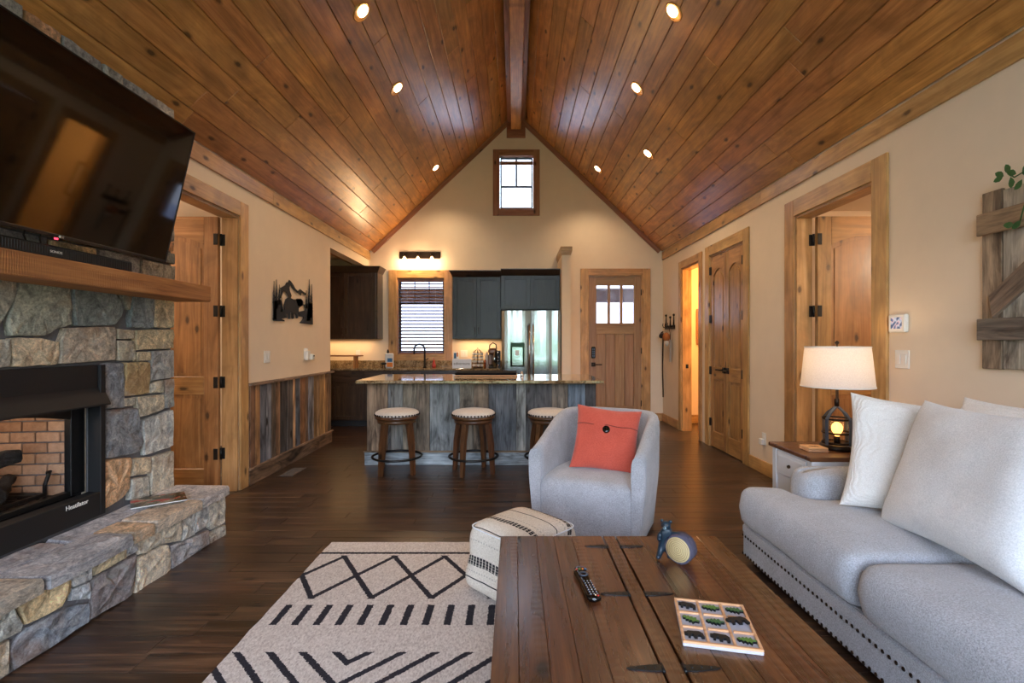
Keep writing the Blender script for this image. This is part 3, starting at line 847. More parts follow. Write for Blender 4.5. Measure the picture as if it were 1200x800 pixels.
for q in (-1.85, -1.36): MB().cyl((q, YF + .047, 1.15), (q, YF + .047, 2.40), .0015, n=5).build('cord', 'white', bl)

# porch outside: beam, rafters, roof boards and lattice
pc = struct('porch', (0, 10, 0))
bx('deck', 'front', pc, -4.5, 4.5, YF + .2, 11.4, -.10, -.03, .002)
bx('roof', 'front', pc, -4.5, 4.5, YF + .2, 11.6, 2.95, 3.0, .002)
bx('porch_beam', 'porch_beam', pc, -4.5, 4.5, 11.1, 11.3, 2.25, 2.55, .005)
for i in range(13): bx('rafter', 'trim', pc, -4.2 + i * .7, -4.12 + i * .7, YF + .2, 11.5, 2.75, 2.95, .003)
for q in (-4.3, -1.1, 1.0, 4.3): bx('post', 'mantel', pc, q - .07, q + .07, 11.13, 11.27, -.1, 2.25, .004)
for q in (1.2, .95): bx('rail_board', 'mantel', pc, -4.3, .95, 11.16, 11.24, q - .45, q - .40, .003)

# ------------------------------------------------------------------ wainscot on the left wall
wc = struct('trim_3', (XL, 5.6, 0))
WCOL = [(116, 84, 62), (150, 110, 72), (92, 92, 98), (118, 118, 124), (92, 78, 66), (128, 96, 70), (66, 60, 58), (86, 78, 74), (186, 146, 108), (90, 94, 102), (132, 92, 62), (108, 82, 62), (124, 124, 130), (130, 102, 70), (150, 122, 92), (140, 110, 74), (172, 136, 92), (120, 92, 64), (110, 90, 72)]
WW = [.09, .08, .12, .10, .09, .09, .16, .13, .07, .12, .14, .07, .16, .10, .08, .11, .08, .09, .1]
sc = (6.70 - 4.66) / sum(WW); yy = 4.66
for col, ww in zip(WCOL, WW):
    ww *= sc; d = rnd.uniform(0, .004)
    bx('board', 'barn', wc, XL, XL + .016 + d, yy + .001, yy + ww - .001, .15, .93, .003, color=c(*col)); yy += ww
bx('chair_rail', 'barn', wc, XL, XL + .045, 4.63, 6.76, .93, .955, .004, color=c(126, 104, 88))
bx('skirting', 'barn', wc, XL, XL + .026, 4.63, 6.72, 0, .14, .003, color=c(112, 88, 68))
bx('skirting_cap', 'barn', wc, XL, XL + .038, 4.63, 6.74, .14, .162, .004, color=c(128, 102, 82))
# ------------------------------------------------------------------ fireplace
FX = -2.42; HX = -2.016; HZ = .285
fp = thing('fireplace', 'tall stone chimney breast with raised stone hearth and thick wooden mantel beam', 'fireplace', (-2.25, 2.37, 0))
mo = MB()
mo.box(XL, FX, 1.24, 1.86, 0, 2.955).box(XL, FX, 2.89, 3.50, 0, 2.955).box(XL, FX, 1.86, 2.89, 1.206, 2.955).box(XL, FX, 1.86, 2.89, 0, .34)
mo.box(FX, HX - .02, 1.24, 3.50, 0, HZ)
mo.build('mortar_bed', 'mortar', fp)
srnd = random.Random(21)
def stone(poly, fr, depth, col, name='stone', rough=.008):
    """poly: outline in the local xy plane, z outwards; rough split face"""
    n = len(poly); pts = []
    cx = sum(p[0] for p in poly) / n; cy = sum(p[1] for p in poly) / n
    for i in range(n):
        a, b = poly[i], poly[(i + 1) % n]; L = math.hypot(b[0] - a[0], b[1] - a[1]); k = max(2, min(5, int(L / .045)))
        for j in range(k):
            t = j / k; q = (a[0] + (b[0] - a[0]) * t, a[1] + (b[1] - a[1]) * t)
            if j == 0:                                   # knock the corner off
                q = (q[0] + (cx - q[0]) * .025, q[1] + (cy - q[1]) * .025); jt = .002
            else: jt = .0035
            pts.append((q[0] + srnd.uniform(-jt, jt), q[1] + srnd.uniform(-jt, jt)))
    m = len(pts); mb = MB(fr); vs = []; sd = srnd.uniform(0, 99)
    tx, ty = srnd.uniform(-.06, .06), srnd.uniform(-.06, .06)
    for (sc_, dd, nz) in ((1.0, -.01, 0), (1.0, depth * .66, 0), (.965, depth * .95, .5), (.74, depth, 1), (.40, depth, 1)):
        for (u, v) in pts:
            x, y = cx + (u - cx) * sc_, cy + (v - cy) * sc_
            z = dd + nz * rough * noise.noise((x * 14 + sd, y * 22, sd)) * 1.6 + nz * rough * .6 * noise.noise((x * 45, y * 55, sd)) + (tx * (u - cx) + ty * (v - cy)) * nz * .5
            vs.append((x, y, z))
    c0 = len(vs); vs.append((cx, cy, depth * 1.02 + rough * noise.noise((cx * 14 + sd, cy * 22, sd))))
    fs = []
    for r in range(4):
        for i in range(m): fs.append([r * m + i, r * m + (i + 1) % m, (r + 1) * m + (i + 1) % m, (r + 1) * m + i])
    for i in range(m): fs.append([4 * m + i, 4 * m + (i + 1) % m, c0])
    mb.add(vs, fs)
    av = sum(col) / 3; col = [min(255, (av + (v - av) * .72) * 1.16 + 10) for v in col]
    return mb.build(name, 'stone', fp, color=c(*col))
# local frame of a wall facing +X: local x -> +Y, local y -> +Z, local z -> +X
def face(X): return Matrix(((0, 0, 1, X), (1, 0, 0, 0), (0, 1, 0, 0), (0, 0, 0, 1)))
def onface(X, x, y):                       # photo position -> (Y, Z) on the plane x = X
    Y = -X * F / (603 - x); return (Y, 1.33 - (y - 402) * Y / F)
GR, TN, DG, BR, LG, OR, YT = (128, 126, 122), (160, 136, 106), (94, 96, 94), (136, 116, 98), (156, 150, 142), (168, 120, 80), (168, 142, 96)
S = [ # measured stones beside and above the firebox (coordinates in a 2.5x crop)
 ([(38,55),(190,85),(196,200),(150,215),(110,235),(12,235),(8,180)], (126,124,106)),
 ([(196,85),(320,100),(352,150),(325,203),(205,205)], (96,102,98)),
 ([(327,98),(374,106),(366,158),(354,148)], (120,120,104)),
 ([(378,106),(440,115),(438,212),(370,210),(368,170)], (100,106,108)),
 ([(443,116),(497,122),(497,210),(442,210)], (168,146,108)),
 ([(15,240),(105,240),(158,252),(152,318),(20,324)], (166,140,106)),
 ([(175,209),(328,207),(328,305),(158,318),(160,250)], (146,128,106)),
 ([(332,212),(380,217),(376,242),(332,243)], (136,122,100)),
 ([(332,247),(378,247),(384,305),(334,306)], (142,128,104)),
 ([(384,216),(497,213),(497,270),(384,276)], (158,136,98)),
 ([(386,280),(428,280),(428,306),(388,307)], (164,146,110)),
 ([(291,312),(349,312),(349,445),(291,448)], (102,102,106)),
 ([(355,311),(426,309),(424,402),(350,412)], (160,134,84)),
 ([(432,278),(497,274),(497,355),(428,368)], (122,120,116)),
 ([(428,372),(466,363),(466,400),(426,402)], (150,142,122)),
 ([(470,360),(497,358),(497,442),(472,446)], (116,116,112)),
 ([(346,418),(380,414),(380,438),(346,441)], (150,140,122)),
 ([(384,412),(468,404),(470,448),(398,472)], (146,134,112)),
 ([(291,453),(390,443),(408,545),(395,575),(292,595)], (98,100,106)),
 ([(405,480),(497,449),(497,556),(410,586)], (150,150,146)),
 ([(291,600),(372,588),(366,680),(345,710),(300,738),(291,740)], (172,128,86)),
 ([(376,594),(428,588),(428,635),(374,645)], (168,148,118)),
 ([(372,651),(424,643),(424,704),(366,716)], (148,144,134)),
 ([(432,588),(497,568),(497,680),(428,702)], (156,146,128)),
 ([(-120,10),(34,48),(28,110),(5,165),(-40,235),(-120,238)], (120,112,96)),
 ([(-120,245),(12,242),(14,324),(-120,328)], (140,130,112)),
]
ff = face(FX)
for poly, col in S:
    stone([onface(FX, p[0] / 2.5, 300 + p[1] / 2.5) for p in poly], ff, .035, col)
pal = [GR, TN, DG, BR, LG, OR, YT, (122, 118, 112), (146, 132, 110), (110, 110, 112)]
def ashlar(x0, x1, y0, y1, fr, hs=(.12, .22), ws=(.12, .36), depth=.035, pal_=pal):
    g = .005; y = y0
    while y < y1 - .01:
        h = min(srnd.uniform(*hs), y1 - y)
        if y1 - y - h < hs[0] * .6: h = y1 - y
        x = x0
        while x < x1 - .01:
            w_ = min(srnd.uniform(*ws), x1 - x)
            if x1 - x - w_ < ws[0] * .7: w_ = x1 - x
            parts = [(x, x + w_, y, y + h)]
            if h > .15 and srnd.random() < .35:
                s_ = y + h * srnd.uniform(.38, .62); parts = [(x, x + w_, y, s_), (x, x + w_, s_, y + h)]
            for (a, b, p, q) in parts:
                j = lambda: srnd.uniform(-.008, .008)
                k = lambda v, lo, hi: min(max(v, lo), hi)
                pl = [(k(a + g + j(), x0, x1), p + g), (b - g, k(p + g + j() * .8, y0, y1)), (k(b - g + j(), x0, x1), q - g), (a + g, k(q - g + j() * .6, y0, y1))]
                stone(pl, fr, depth * srnd.uniform(.85, 1.15), srnd.choice(pal_))
            x += w_
        y += h
ashlar(1.24, 3.50, 1.74, 2.968, ff, (.13, .21), (.14, .36))
ashlar(1.24, 1.86, .335, 1.215, ff)
ashlar(1.24, 2.28, 1.215, 1.62, ff, (.16, .22), (.2, .4))
# return of the chimney at its far end and the near end
def facey(Y, s_): return Matrix(((-s_, 0, 0, 0), (0, 0, s_, Y), (0, 1, 0, 0), (0, 0, 0, 1)))
# hearth riser stones (coordinates in a 3.077x crop)
k = 3.0767
H = [
 ([(756,140),(815,116),(815,222),(765,250),(752,240)], (158,150,136)), ([(758,258),(815,228),(815,268),(762,298)], (150,142,128)),
 ([(708,166),(754,146),(750,235),(706,262)], (146,142,138)), ([(660,190),(704,170),(702,268),(658,290)], (160,156,148)),
 ([(500,262),(655,195),(655,288),(590,300),(500,340)], (162,148,126)), ([(615,306),(658,290),(756,248),(758,300),(622,390)], (132,128,130)),
 ([(500,346),(590,302),(610,300),(618,390),(520,468),(488,480),(500,420)], (178,160,134)), ([(460,292),(497,274),(498,322),(455,348)], (140,140,140)),
 ([(340,342),(455,293),(455,350),(338,415)], (170,150,112)), ([(332,430),(494,332),(484,482),(330,575)], (108,98,98)),
 ([(262,382),(335,347),(332,428),(265,455)], (150,150,150)), ([(262,462),(326,434),(326,498),(258,505)], (144,148,152)),
 ([(60,500),(255,402),(258,468),(225,525),(95,592)], (170,142,96)), ([(50,655),(100,600),(250,524),(328,508),(325,578),(60,755),(40,690)], (108,114,124)),
 ([(-40,560),(50,512),(85,590),(80,612),(-40,680)], (132,130,122)), ([(-60,690),(40,640),(35,765),(-60,822)], (150,132,108)),
]
hf = face(HX - .032)
for poly, col in H: stone([onface(HX, p[0] / k, 540 + p[1] / k) for p in poly], hf, .034, col, rough=.012)
ashlar(1.24, 1.90, .006, HZ - .01, hf, (.12, .15), (.18, .34), .034)
hend = Matrix(((-1, 0, 0, 0), (0, 0, 1, 3.475), (0, 1, 0, 0), (0, 0, 0, 1)))
ashlar(2.03, 2.47, .006, HZ - .01, hend, (.12, .15), (.14, .28), .03)
# hearth cap slabs (plan view polygons)
def slab(poly, col):
    stone(poly, Matrix.Translation((0, 0, HZ - .002)), .052, col, 'hearth_slab', .004)
XB, XM, XN = FX + .036, -2.225, -1.99
for poly, col in [
 ([(XB, 3.21), (XN, 3.19), (XN - .004, 3.49), (XB, 3.50)], (150,142,140)),
 ([(XM, 2.80), (XN, 2.77), (XN + .004, 3.175), (XM, 3.195)], (160,140,118)),
 ([(XB, 2.52), (XM - .01, 2.50), (XM - .01, 3.195), (XB, 3.20)], (134,132,138)),
 ([(XM, 2.62), (XN - .002, 2.62), (XN, 2.757), (XM, 2.785)], (164,132,98)),
 ([(XM, 2.12), (XN + .004, 2.13), (XN, 2.607), (XM, 2.61)], (128,126,130)),
 ([(XB, 1.90), (XM - .01, 1.92), (XM - .01, 2.49), (XB, 2.505)], (134,130,134)),
 ([(XM, 1.72), (XN, 1.73), (XN, 2.115), (XM, 2.11)], (150,136,118)),
 ([(XB, 1.25), (XM - .01, 1.25), (XM - .01, 1.905), (XB, 1.89)], (130,128,128)),
 ([(XM, 1.25), (XN, 1.25), (XN, 1.715), (XM, 1.705)], (144,140,136))]: slab(poly, col)
mn = MB().box(FX + .01, -2.15, 1.05, 3.525, 1.622, 1.732, .006).build('mantel', 'mantel', fp)

# firebox insert
fb = thing('firebox', 'black steel gas fireplace insert with brick lining and charred logs', 'fireplace insert', (FX - .2, 2.37, .345))
y0, y1, z0, z1 = 1.86, 2.89, .345, 1.206
bx('surround_side', 'black_matt', fb, FX - .03, FX + .045, y1 - .035, y1, z0, z1, .002)
bx('surround_side', 'black_matt', fb, FX - .03, FX + .045, y0, y0 + .035, z0, z1, .002)
bx('upper_panel', 'black_matt', fb, FX - .03, FX + .03, y0 + .036, y1 - .036, 1.03, z1, .002)
MB().prism([(FX + .03, 1.075), (FX + .075, .985), (FX + .075, .975), (FX - .02, .975), (FX - .02, 1.075)], 0, y1 - y0, Matrix.Translation((0, y1, 0)) @ Mxz).build('hood', 'black_matt', fb)
lp = bx('lower_panel', 'black_matt', fb, FX - .03, FX + .045, y0 + .036, y1 - .036, z0, .478, .003)
text('Heatilator', 'badge', 'white', lp, Matrix(((0, 0, 1, FX + .047), (1, 0, 0, 2.70), (0, 1, 0, .452), (0, 0, 0, 1))) , .034, .001, label='white script badge')
# dark blue perforated side screen panels
for ya, yb in ((y1 - .036, y1 - .10), (y0 + .036, y0 + .10)):
    a, b = min(ya, yb), max(ya, yb)
    bx('side_panel', 'mesh_blue', fb, FX - .075, FX - .06, a, b, .478, 1.03, .002)
    mb = MB()
    for i in range(13): mb.box(FX - .062, FX - .056, (a if ya > 2.4 else b) - .004, (a if ya > 2.4 else b) + .004, .51 + i * .038, .522 + i * .038)
    mb.build('perforation', 'black', fb, kind='stuff')
# glass door frame with arched head
ga, gb_ = 1.98, 2.77
bx('glass_frame', 'black', fb, FX - .09, FX - .05, gb_, gb_ + .09, .478, 1.03, .003)
bx('glass_frame', 'black', fb, FX - .09, FX - .05, ga - .09, ga, .478, 1.03, .003)
bx('glass_frame', 'black', fb, FX - .09, FX - .05, ga, gb_, .478, .505, .003)
arc = [(ga, 1.03)] + [(ga + (gb_ - ga) * i / 12, .905 + .055 * math.sin(PI * i / 12)) for i in range(13)] + [(gb_, 1.03)]
MB().prism(arc, 0, .04, Matrix(((0, 0, 1, FX - .09), (1, 0, 0, 0), (0, 1, 0, 0), (0, 0, 0, 1)))).build('arched_header', 'black', fb)
bx('glass_pane', 'glass', fb, FX - .075, FX - .071, ga, gb_, .50, 1.0, 0)
MB().box(-3.04, FX - .601, 1.85, 2.90, .40, 1.1).box(-3.04, FX-.08, 1.85, 1.90, .40, 1.1).box(-3.04, FX-.08, 2.845, 2.90, .40, 1.1).build('firebox_shell', 'black_matt', fb)
bx('chamber_back', 'mortar', fb, FX - .60, FX - .575, 1.99, 2.76, .44, 1.05, 0)
bx('chamber_floor', 'black_matt', fb, FX - .60, FX - .09, 1.90, 2.84, .44, .478, 0)
bx('chamber_top', 'black_matt', fb, FX - .60, FX - .09, 1.90, 2.84, 1.031, 1.06, 0)
BC = [(178,140,112), (188,150,122), (166,128,100), (196,158,128)]
def brick(fr, L, h):
    MB(fr).box(0, L, -.012, .012, 0, h, .003).build('brick', _brick, fb, color=c(*srnd.choice(BC)))
m_, t_, b_ = newmat('fire_brick_tinted'); v_, oi_ = ocoord(t_)
t_.links.new(mixc(t_, 1.0, oi_.outputs['Color'], ramp(t_, noi(t_, v_, 30, 4, .7), [(.3, (.75, .72, .7, 1)), (.7, (1.15, 1.15, 1.15, 1))]), 'MULTIPLY'), b_.inputs['Base Color'])
b_.inputs['Roughness'].default_value = .9; bump(t_, b_, noi(t_, v_, 60, 3), .6, .005); _brick = m_
def brickwall(p0, p1, nz, z0=.48, h=.052, g=.008):
    d = Vector((p1[0] - p0[0], p1[1] - p0[1], 0)); Lw = d.length; an = math.atan2(d.y, d.x)
    for r in range(nz):
        z = z0 + r * (h + g); x = 0 if r % 2 == 0 else -.06
        while x < Lw - .01:
            a, b = max(x, 0), min(x + .118, Lw)
            if b - a > .012: brick(T(p0[0], p0[1], z, an) @ Matrix.Translation((a, 0, 0)), b - a, h)
            x += .126
    MB(T(p0[0], p0[1], z0, an)).box(0, Lw, .002 if p0[1] > 2.4 else -.02, .02 if p0[1] > 2.4 else -.002, -.03, nz * (h + g) + .02).build('brick_joint', 'mortar', fb)
brickwall((FX - .56, 2.735), (FX - .095, 2.80), 9)
brickwall((FX - .56, 2.00), (FX - .095, 1.94), 9)
for r in range(9):
    x = 2.01 + (0 if r % 2 else -.06)
    while x < 2.74:
        a, b = max(x, 2.01), min(x + .118, 2.74)
        if b - a > .012: brick(T(FX - .565, a, .48 + r * .06, R(90)), b - a, .052)
        x += .126
def log(p0, p1, r, nm='log'):
    n = 8; pts = []; rs = []
    for i in range(n + 1):
        t = i / n; q = Vector(p0).lerp(Vector(p1), t) + Vector((srnd.uniform(-1, 1), srnd.uniform(-1, 1), srnd.uniform(-1, 1))) * r * .16
        pts.append(q); rs.append(r * srnd.uniform(.8, 1.15) * (.8 if i in (0, n) else 1))
    mb = MB().tube(pts, rs, 10)
    for q in mb.v: q += Vector(noise.noise_vector(q * 30)) * r * .22
    mb.build(nm, 'ash', fb)
log((FX - .32, 2.10, .57), (FX - .30, 2.60, .59), .055); log((FX - .20, 2.16, .56), (FX - .17, 2.52, .57), .05)
log((FX - .34, 2.25, .66), (FX - .15, 2.58, .75), .045); log((FX - .16, 2.20, .64), (FX - .34, 2.42, .74), .042)
log((FX - .13, 2.40, .53), (FX - .30, 2.68, .60), .035)
g_ = MB()
for i in range(7): g_.box(FX - .40, FX - .13, 2.12 + i * .09, 2.135 + i * .09, .50, .515, .003)
for q in (2.10, 2.70): g_.tube([(FX - .13, q, .479), (FX - .13, q, .56), (FX - .115, q, .60), (FX - .12, q + .02, .63), (FX - .14, q + .025, .62)], .010, 6).tube([(FX - .13, q, .51), (FX - .42, q, .51), (FX - .42, q, .479)], .009, 6)
g_.box(FX - .14, FX - .12, 2.10, 2.70, .50, .52, .003).build('grate', 'black', fb)
point('firebox_light', (FX - .28, 2.45, .98), 2.2, (1, .72, .5), .05)
em = MB()
for i in range(60):
    em.ball((FX - srnd.uniform(.12, .45), srnd.uniform(2.05, 2.74), .482 + srnd.uniform(0, .02)), srnd.uniform(.012, .028), 6, 2)
em.build('embers', 'ash', fb, kind='stuff')

# ------------------------------------------------------------------ television, sound bar, magazine
xt, zt, xb, zb = -1.989, 2.64, -2.175, 1.83
hh = math.hypot(zt - zb, xt - xb); tilt = math.atan2(xt - xb, zt - zb)
# local frame: x along +Y, y up the screen, z out of the screen
up = Vector((math.sin(tilt), 0, math.cos(tilt))); out = Vector((math.cos(tilt), 0, -math.sin(tilt)))
TV = Matrix(((0, up.x, out.x, xb), (1, up.y, out.y, 1.65), (0, up.z, out.z, zb), (0, 0, 0, 1)))
tv = thing('television', 'large black flat television tilted out from the stone chimney above the mantel', 'television', frame=TV)
MB(TV).box(0, 1.45, 0, hh, -.03, -.004, .004).build('housing', 'black_matt', tv)
MB(TV).box(.01, 1.44, .018, hh - .008, -.004, .0005).build('screen', 'screen', tv)
be = MB(TV)
for (a, b, p, q) in ((0, .009, 0, hh), (1.441, 1.45, 0, hh), (.009, 1.441, 0, .017), (.009, 1.441, hh - .007, hh)): be.box(a, b, p, q, -.006, .003, .0015)
be = be.build('bezel', 'tvframe', tv)
text('LG', 'logo', 'white', be, TV @ Matrix.Translation((.738, .0085, .0032)), .014, .0004)
MB(TV).lathe([(.006, 0), (.006, .0008)], 14, Matrix.Translation((.724, .0085, .0032))).build('logo', 'white', be)
MB(TV).box(.71, .725, -.008, 0, -.01, -.002, .001).build('power_led', 'led', tv)
MB(TV).box(.3, 1.15, .15, .65, -.055, -.03, .006).build('rear_cover', 'black_matt', tv)
br = MB()
br.box(FX + .03, FX + .05, 2.1, 2.65, 2.1, 2.5, .003)
for q in (2.2, 2.5): br.box(FX + .05, -2.13, q, q + .03, 2.24, 2.27, .003)
br.build('wall_bracket', 'black', tv)
cb = MB().tube([(-2.30, 2.35, 1.80), (-2.31, 2.34, 1.84), (-2.28, 2.33, 1.9), (-2.22, 2.3, 1.95)], .004, 6).tube([(-2.30, 2.42, 1.79), (-2.32, 2.43, 1.85), (-2.26, 2.41, 1.95)], .004, 6)
cb.build('cable', 'black', tv)
sb = thing('soundbar', 'long low black soundbar lying on the wooden mantel under the television', 'soundbar', (-2.23, 2.35, 1.7325))
sbb = bx('body', 'black_matt', sb, -2.275, -2.19, 1.80, 2.856, 1.7325, 1.795, .008)
gm = MB()
for i in range(80): gm.box(-2.191, -2.188, 1.815 + i * .0129, 1.824 + i * .0129, 1.742, 1.786, .001)
gm.build('grille', 'black', sb, kind='stuff')
text('SONOS', 'logo', 'white', sb, Matrix(((0, 0, 1, -2.1875), (1, 0, 0, 2.375), (0, 1, 0, 1.764), (0, 0, 0, 1))), .016, .0006, sx_=1.2)

mz = thing('magazine', 'glossy magazine lying on the far end of the stone hearth', 'magazine', (-2.22, 3.14, .342), R(-33))
mfr = T(-2.225, 3.13, .346, R(-33)) if 0 else T(-2.228, 3.115, .346, R(38))
bx('pages', 'white', mz, -.14, .14, -.105, .105, 0, .006, .001, frame=mfr)
def cover_mat():
    m, t, b = newmat('magazine_cover'); v, oi = ocoord(t, False)
    g = noi(t, v, 9, 3, .6, .8); g2 = noi(t, mapped(t, v, (1, 2, 1)), 7, 2)
    a = ramp(t, g, [(.38, c(30, 34, 28)), (.5, c(86, 84, 70)), (.62, c(172, 150, 130)), (.7, c(40, 46, 38))])
    r_ = ramp(t, g2, [(.55, (0, 0, 0, 1)), (.6, (1, 1, 1, 1))])
    t.links.new(mixc(t, r_, a, c(168, 58, 48)), b.inputs['Base Color']); b.inputs['Roughness'].default_value = .25; return m
M['cover'] = cover_mat()
bx('cover', 'cover', mz, -.141, .141, -.106, .106, .0062, .0072, 0, frame=mfr)

# ------------------------------------------------------------------ left wall fittings
def switch_plate(name, label, cat, X, y, z, side, gang=1, outlet=False, wdt=None):
    """side +1: plate faces +X"""
    wd = wdt or (.072 if gang == 1 else .118); s_ = side
    t = thing(name, label, cat, (X, y, z - .06), 0, 'wall outlets and adapters' if outlet else 'white wall switches')
    x0, x1 = (X, X + .007 * s_)
    bx('plate', 'white', t, x0, x1, y - wd / 2, y + wd / 2, z - .06, z + .06, .002)
    for g in range(gang):
        yc = y + (g - (gang - 1) / 2) * .046
        if outlet:
            for dz in (-.021, .021):
                MB().box(X + .007 * s_, X + .0095 * s_, yc - .016, yc + .016, z + dz - .014, z + dz + .014, .003).build('socket', 'white', t)
        else:
            MB().box(X + .007 * s_, X + .012 * s_, yc - .016, yc + .016, z - .033, z + .033, .003).build('rocker', 'white', t)
    return t
switch_plate('light_switch', 'white double light switch left of the plug-in box above the rustic wainscot', 'switch', XL, 5.0, 1.195, 1, 2)
t = thing('thermostat', 'small white wall sensor with a tiny dark display above the rustic wainscot', 'thermostat', (XL, 5.93, 1.14))
bx('back_plate', 'white', t, XL, XL + .012, 5.88, 5.97, 1.14, 1.27, .004)
MB().box(XL + .012, XL + .05, 5.87, 5.95, 1.13, 1.24, .006).build('sensor_body', 'white', t)
q = MB().box(XL + .012, XL + .07, 5.95, 6.04, 1.13, 1.20, .012).build('round_cover', 'white', t)
MB().ball((XL + .071, 5.995, 1.178), .012, 10, 3).build('lens', 'black_gloss', t)

# metal mountain and bear silhouette
art = thing('wall_art', 'dark metal cut-out of bears before mountains and pine trees on the left wall', 'wall art', (XL, 5.6, 1.5))
AF = Matrix(((0, 0, 1, XL + .012), (1, 0, 0, 0), (0, 1, 0, 0), (0, 0, 0, 1)))
def A(x, y):                       # 743x800 crop of photo region 310..375, 320..390
    return onface(XL, 310 + x / 11.43, 320 + y / 11.43)
def piece(nm, pts): MB(AF).prism([A(*p) for p in pts], 0, .004).build(nm, 'steel_art', art)
M['steel_art'] = plain('dark_cut_metal', c(34, 36, 42), .75, .0, .3)
def pine(x, yt, yb, w_):
    pts = []; n = max(4, int((yb - yt) / 45))
    for i in range(n): yy_ = yt + (yb - yt) * i / n; ww_ = w_ * (.12 + .88 * i / n); pts += [(x + ww_ * .55, yy_ + 6), (x + ww_, yy_ + (yb - yt) / n)]
    r_ = [(2 * x - a, b) for a, b in pts][::-1]
    return [(x, yt - 8)] + pts + r_
for x, yt, yb, w_ in ((108,110,400,18), (143,90,480,30), (180,160,420,22), (212,330,520,26), (120,300,620,34), (583,90,500,26), (618,155,520,18), (545,235,470,20), (605,300,600,30), (575,330,640,42)): piece('pine_tree', pine(x, yt, yb, w_))
piece('ground', [(98,380),(200,350),(215,470),(260,500),(250,600),(210,610),(250,632),(250,645),(98,636)])
piece('ground', [(500,420),(628,400),(632,688),(450,668),(500,610),(500,585),(440,580),(430,520),(520,500),(525,470)])
piece('mountain', [(190,200),(262,160),(275,125),(300,120),(312,88),(336,108),(372,160),(395,205),(430,240),(460,212),(500,245),(545,270),(548,300),(520,292),(498,270),(478,262),(470,300),(440,262),(420,262),(375,222),(345,185),(330,155),(316,190),(320,235),(345,300),(330,345),(300,310),(265,250),(235,240),(215,300),(200,340),(190,330),(205,240)])
piece('bear', [(262,350),(300,325),(340,335),(370,350),(430,352),(480,350),(492,380),(490,430),(440,470),(440,520),(430,545),(432,600),(405,605),(395,545),(372,540),(378,600),(360,612),(345,600),(346,520),(330,520),(326,612),(300,610),(296,545),(285,540),(284,600),(255,600),(252,500),(240,430),(250,400)])
piece('bear', [(400,352),(420,340),(470,342),(500,372),(505,420),(480,440),(430,440)])

# floor vent
fv = thing('floor_vent', 'flat rectangular metal floor vent beside the rustic wainscot', 'vent', (-2.30, 5.1, 0))
bx('plate', 'vent', fv, -2.36, -2.22, 4.98, 5.30, .0005, .006, .002)
mb = MB()
for i in range(12): mb.box(-2.34, -2.24, 5.0 + i * .0235, 5.012 + i * .0235, .006, .0085, .001)
mb.build('louvres', 'vent', fv, kind='stuff')

# ------------------------------------------------------------------ kitchen
def cab_door(root, x0, x1, z0, z1, Y, mat, handle=None, low=False, t=.02, sw=.06):
    """door front, facing -Y, outer face at Y-t"""
    dr = MB().box(x0, x0 + sw, Y - t, Y, z0, z1, .002).box(x1 - sw, x1, Y - t, Y, z0, z1, .002).box(x0 + sw, x1 - sw, Y - t, Y, z0, z0 + sw, .002).box(x0 + sw, x1 - sw, Y - t, Y, z1 - sw, z1, .002)
    o = dr.build('door', wood(mat, 2), root)
    bx('panel', mat, o, x0 + sw - .003, x1 - sw + .003, Y - .010, Y, z0 + sw - .003, z1 - sw + .003, 0)
    if handle is not None:
        hx = x1 - .03 if handle > 0 else x0 + .03; hz = z0 + .06 if not low else z1 - .2
        MB().tube([(hx, Y - t, hz), (hx, Y - t - .025, hz + .006), (hx, Y - t - .03, hz + .06), (hx, Y - t - .025, hz + .114), (hx, Y - t, hz + .12)], .005, 6).build('handle', 'bronze', o)
def crown(root, mat, x0, x1, y0, y1, z, sides=(1, 1), h=.09):
    a, b = .05 * sides[0], .05 * sides[1]
    mb = MB(); vs = [(x0, y0, z), (x1, y0, z), (x1, y1, z), (x0, y1, z), (x0 - a, y0 - .05, z + h), (x1 + b, y0 - .05, z + h), (x1 + b, y1, z + h), (x0 - a, y1, z + h)]
    mb.add(vs, [(3, 2, 1, 0), (4, 5, 6, 7), (0, 1, 5, 4), (1, 2, 6, 5), (2, 3, 7, 6), (3, 0, 4, 7)])
    mb.box(x0 - a - .006, x1 + b + (.006 if sides[1] else 0), y0 - .056, y1, z + h, z + h + .015, .003)
    mb.build('crown_moulding', wood(mat, 0), root)
YC = 8.19
wl = thing('wall_cabinet', 'dark brown two-door wall cabinet left of the kitchen window', 'cabinet', (-2.9, 8.35, 1.40))
bx('carcass', 'cabinet', wl, -3.56, -2.255, YC, YF - .001, 1.40, 2.49, .002)
for a, b, h_ in ((-3.55, -3.09, 1), (-3.085, -2.665, 1), (-2.66, -2.27, -1)): pass
cab_door(wl, -3.345, -2.80, 1.41, 2.485, YC, 'cabinet', 1); cab_door(wl, -2.795, -2.285, 1.41, 2.485, YC, 'cabinet', -1)
crown(wl, 'cabinet', -3.56, -2.255, YC, YF - .001, 2.49, (0, 1))
wr = thing('wall_cabinet', 'dark grey-sheened two-door wall cabinet between kitchen window and refrigerator', 'cabinet', (-.62, 8.35, 1.40))
bx('carcass', 'cab_sheen', wr, -1.02, -.225, YC, YF - .001, 1.40, 2.42, .002)
cab_door(wr, -1.012, -.625, 1.41, 2.415, YC, 'cab_sheen', 1); cab_door(wr, -.620, -.232, 1.41, 2.415, YC, 'cab_sheen', -1)
crown(wr, 'cabinet', -1.02, -.225, YC, YF - .001, 2.42, (1, 0))  # browner than the doors, standing in for warm sconce light
wf_ = thing('refrigerator_cabinet', 'short dark grey-sheened two-door cabinet above the refrigerator', 'cabinet', (.25, 8.2, 1.86))
bx('carcass', 'cab_sheen', wf_, -.221, .73, 8.02, YF - .001, 1.87, 2.42, .002)
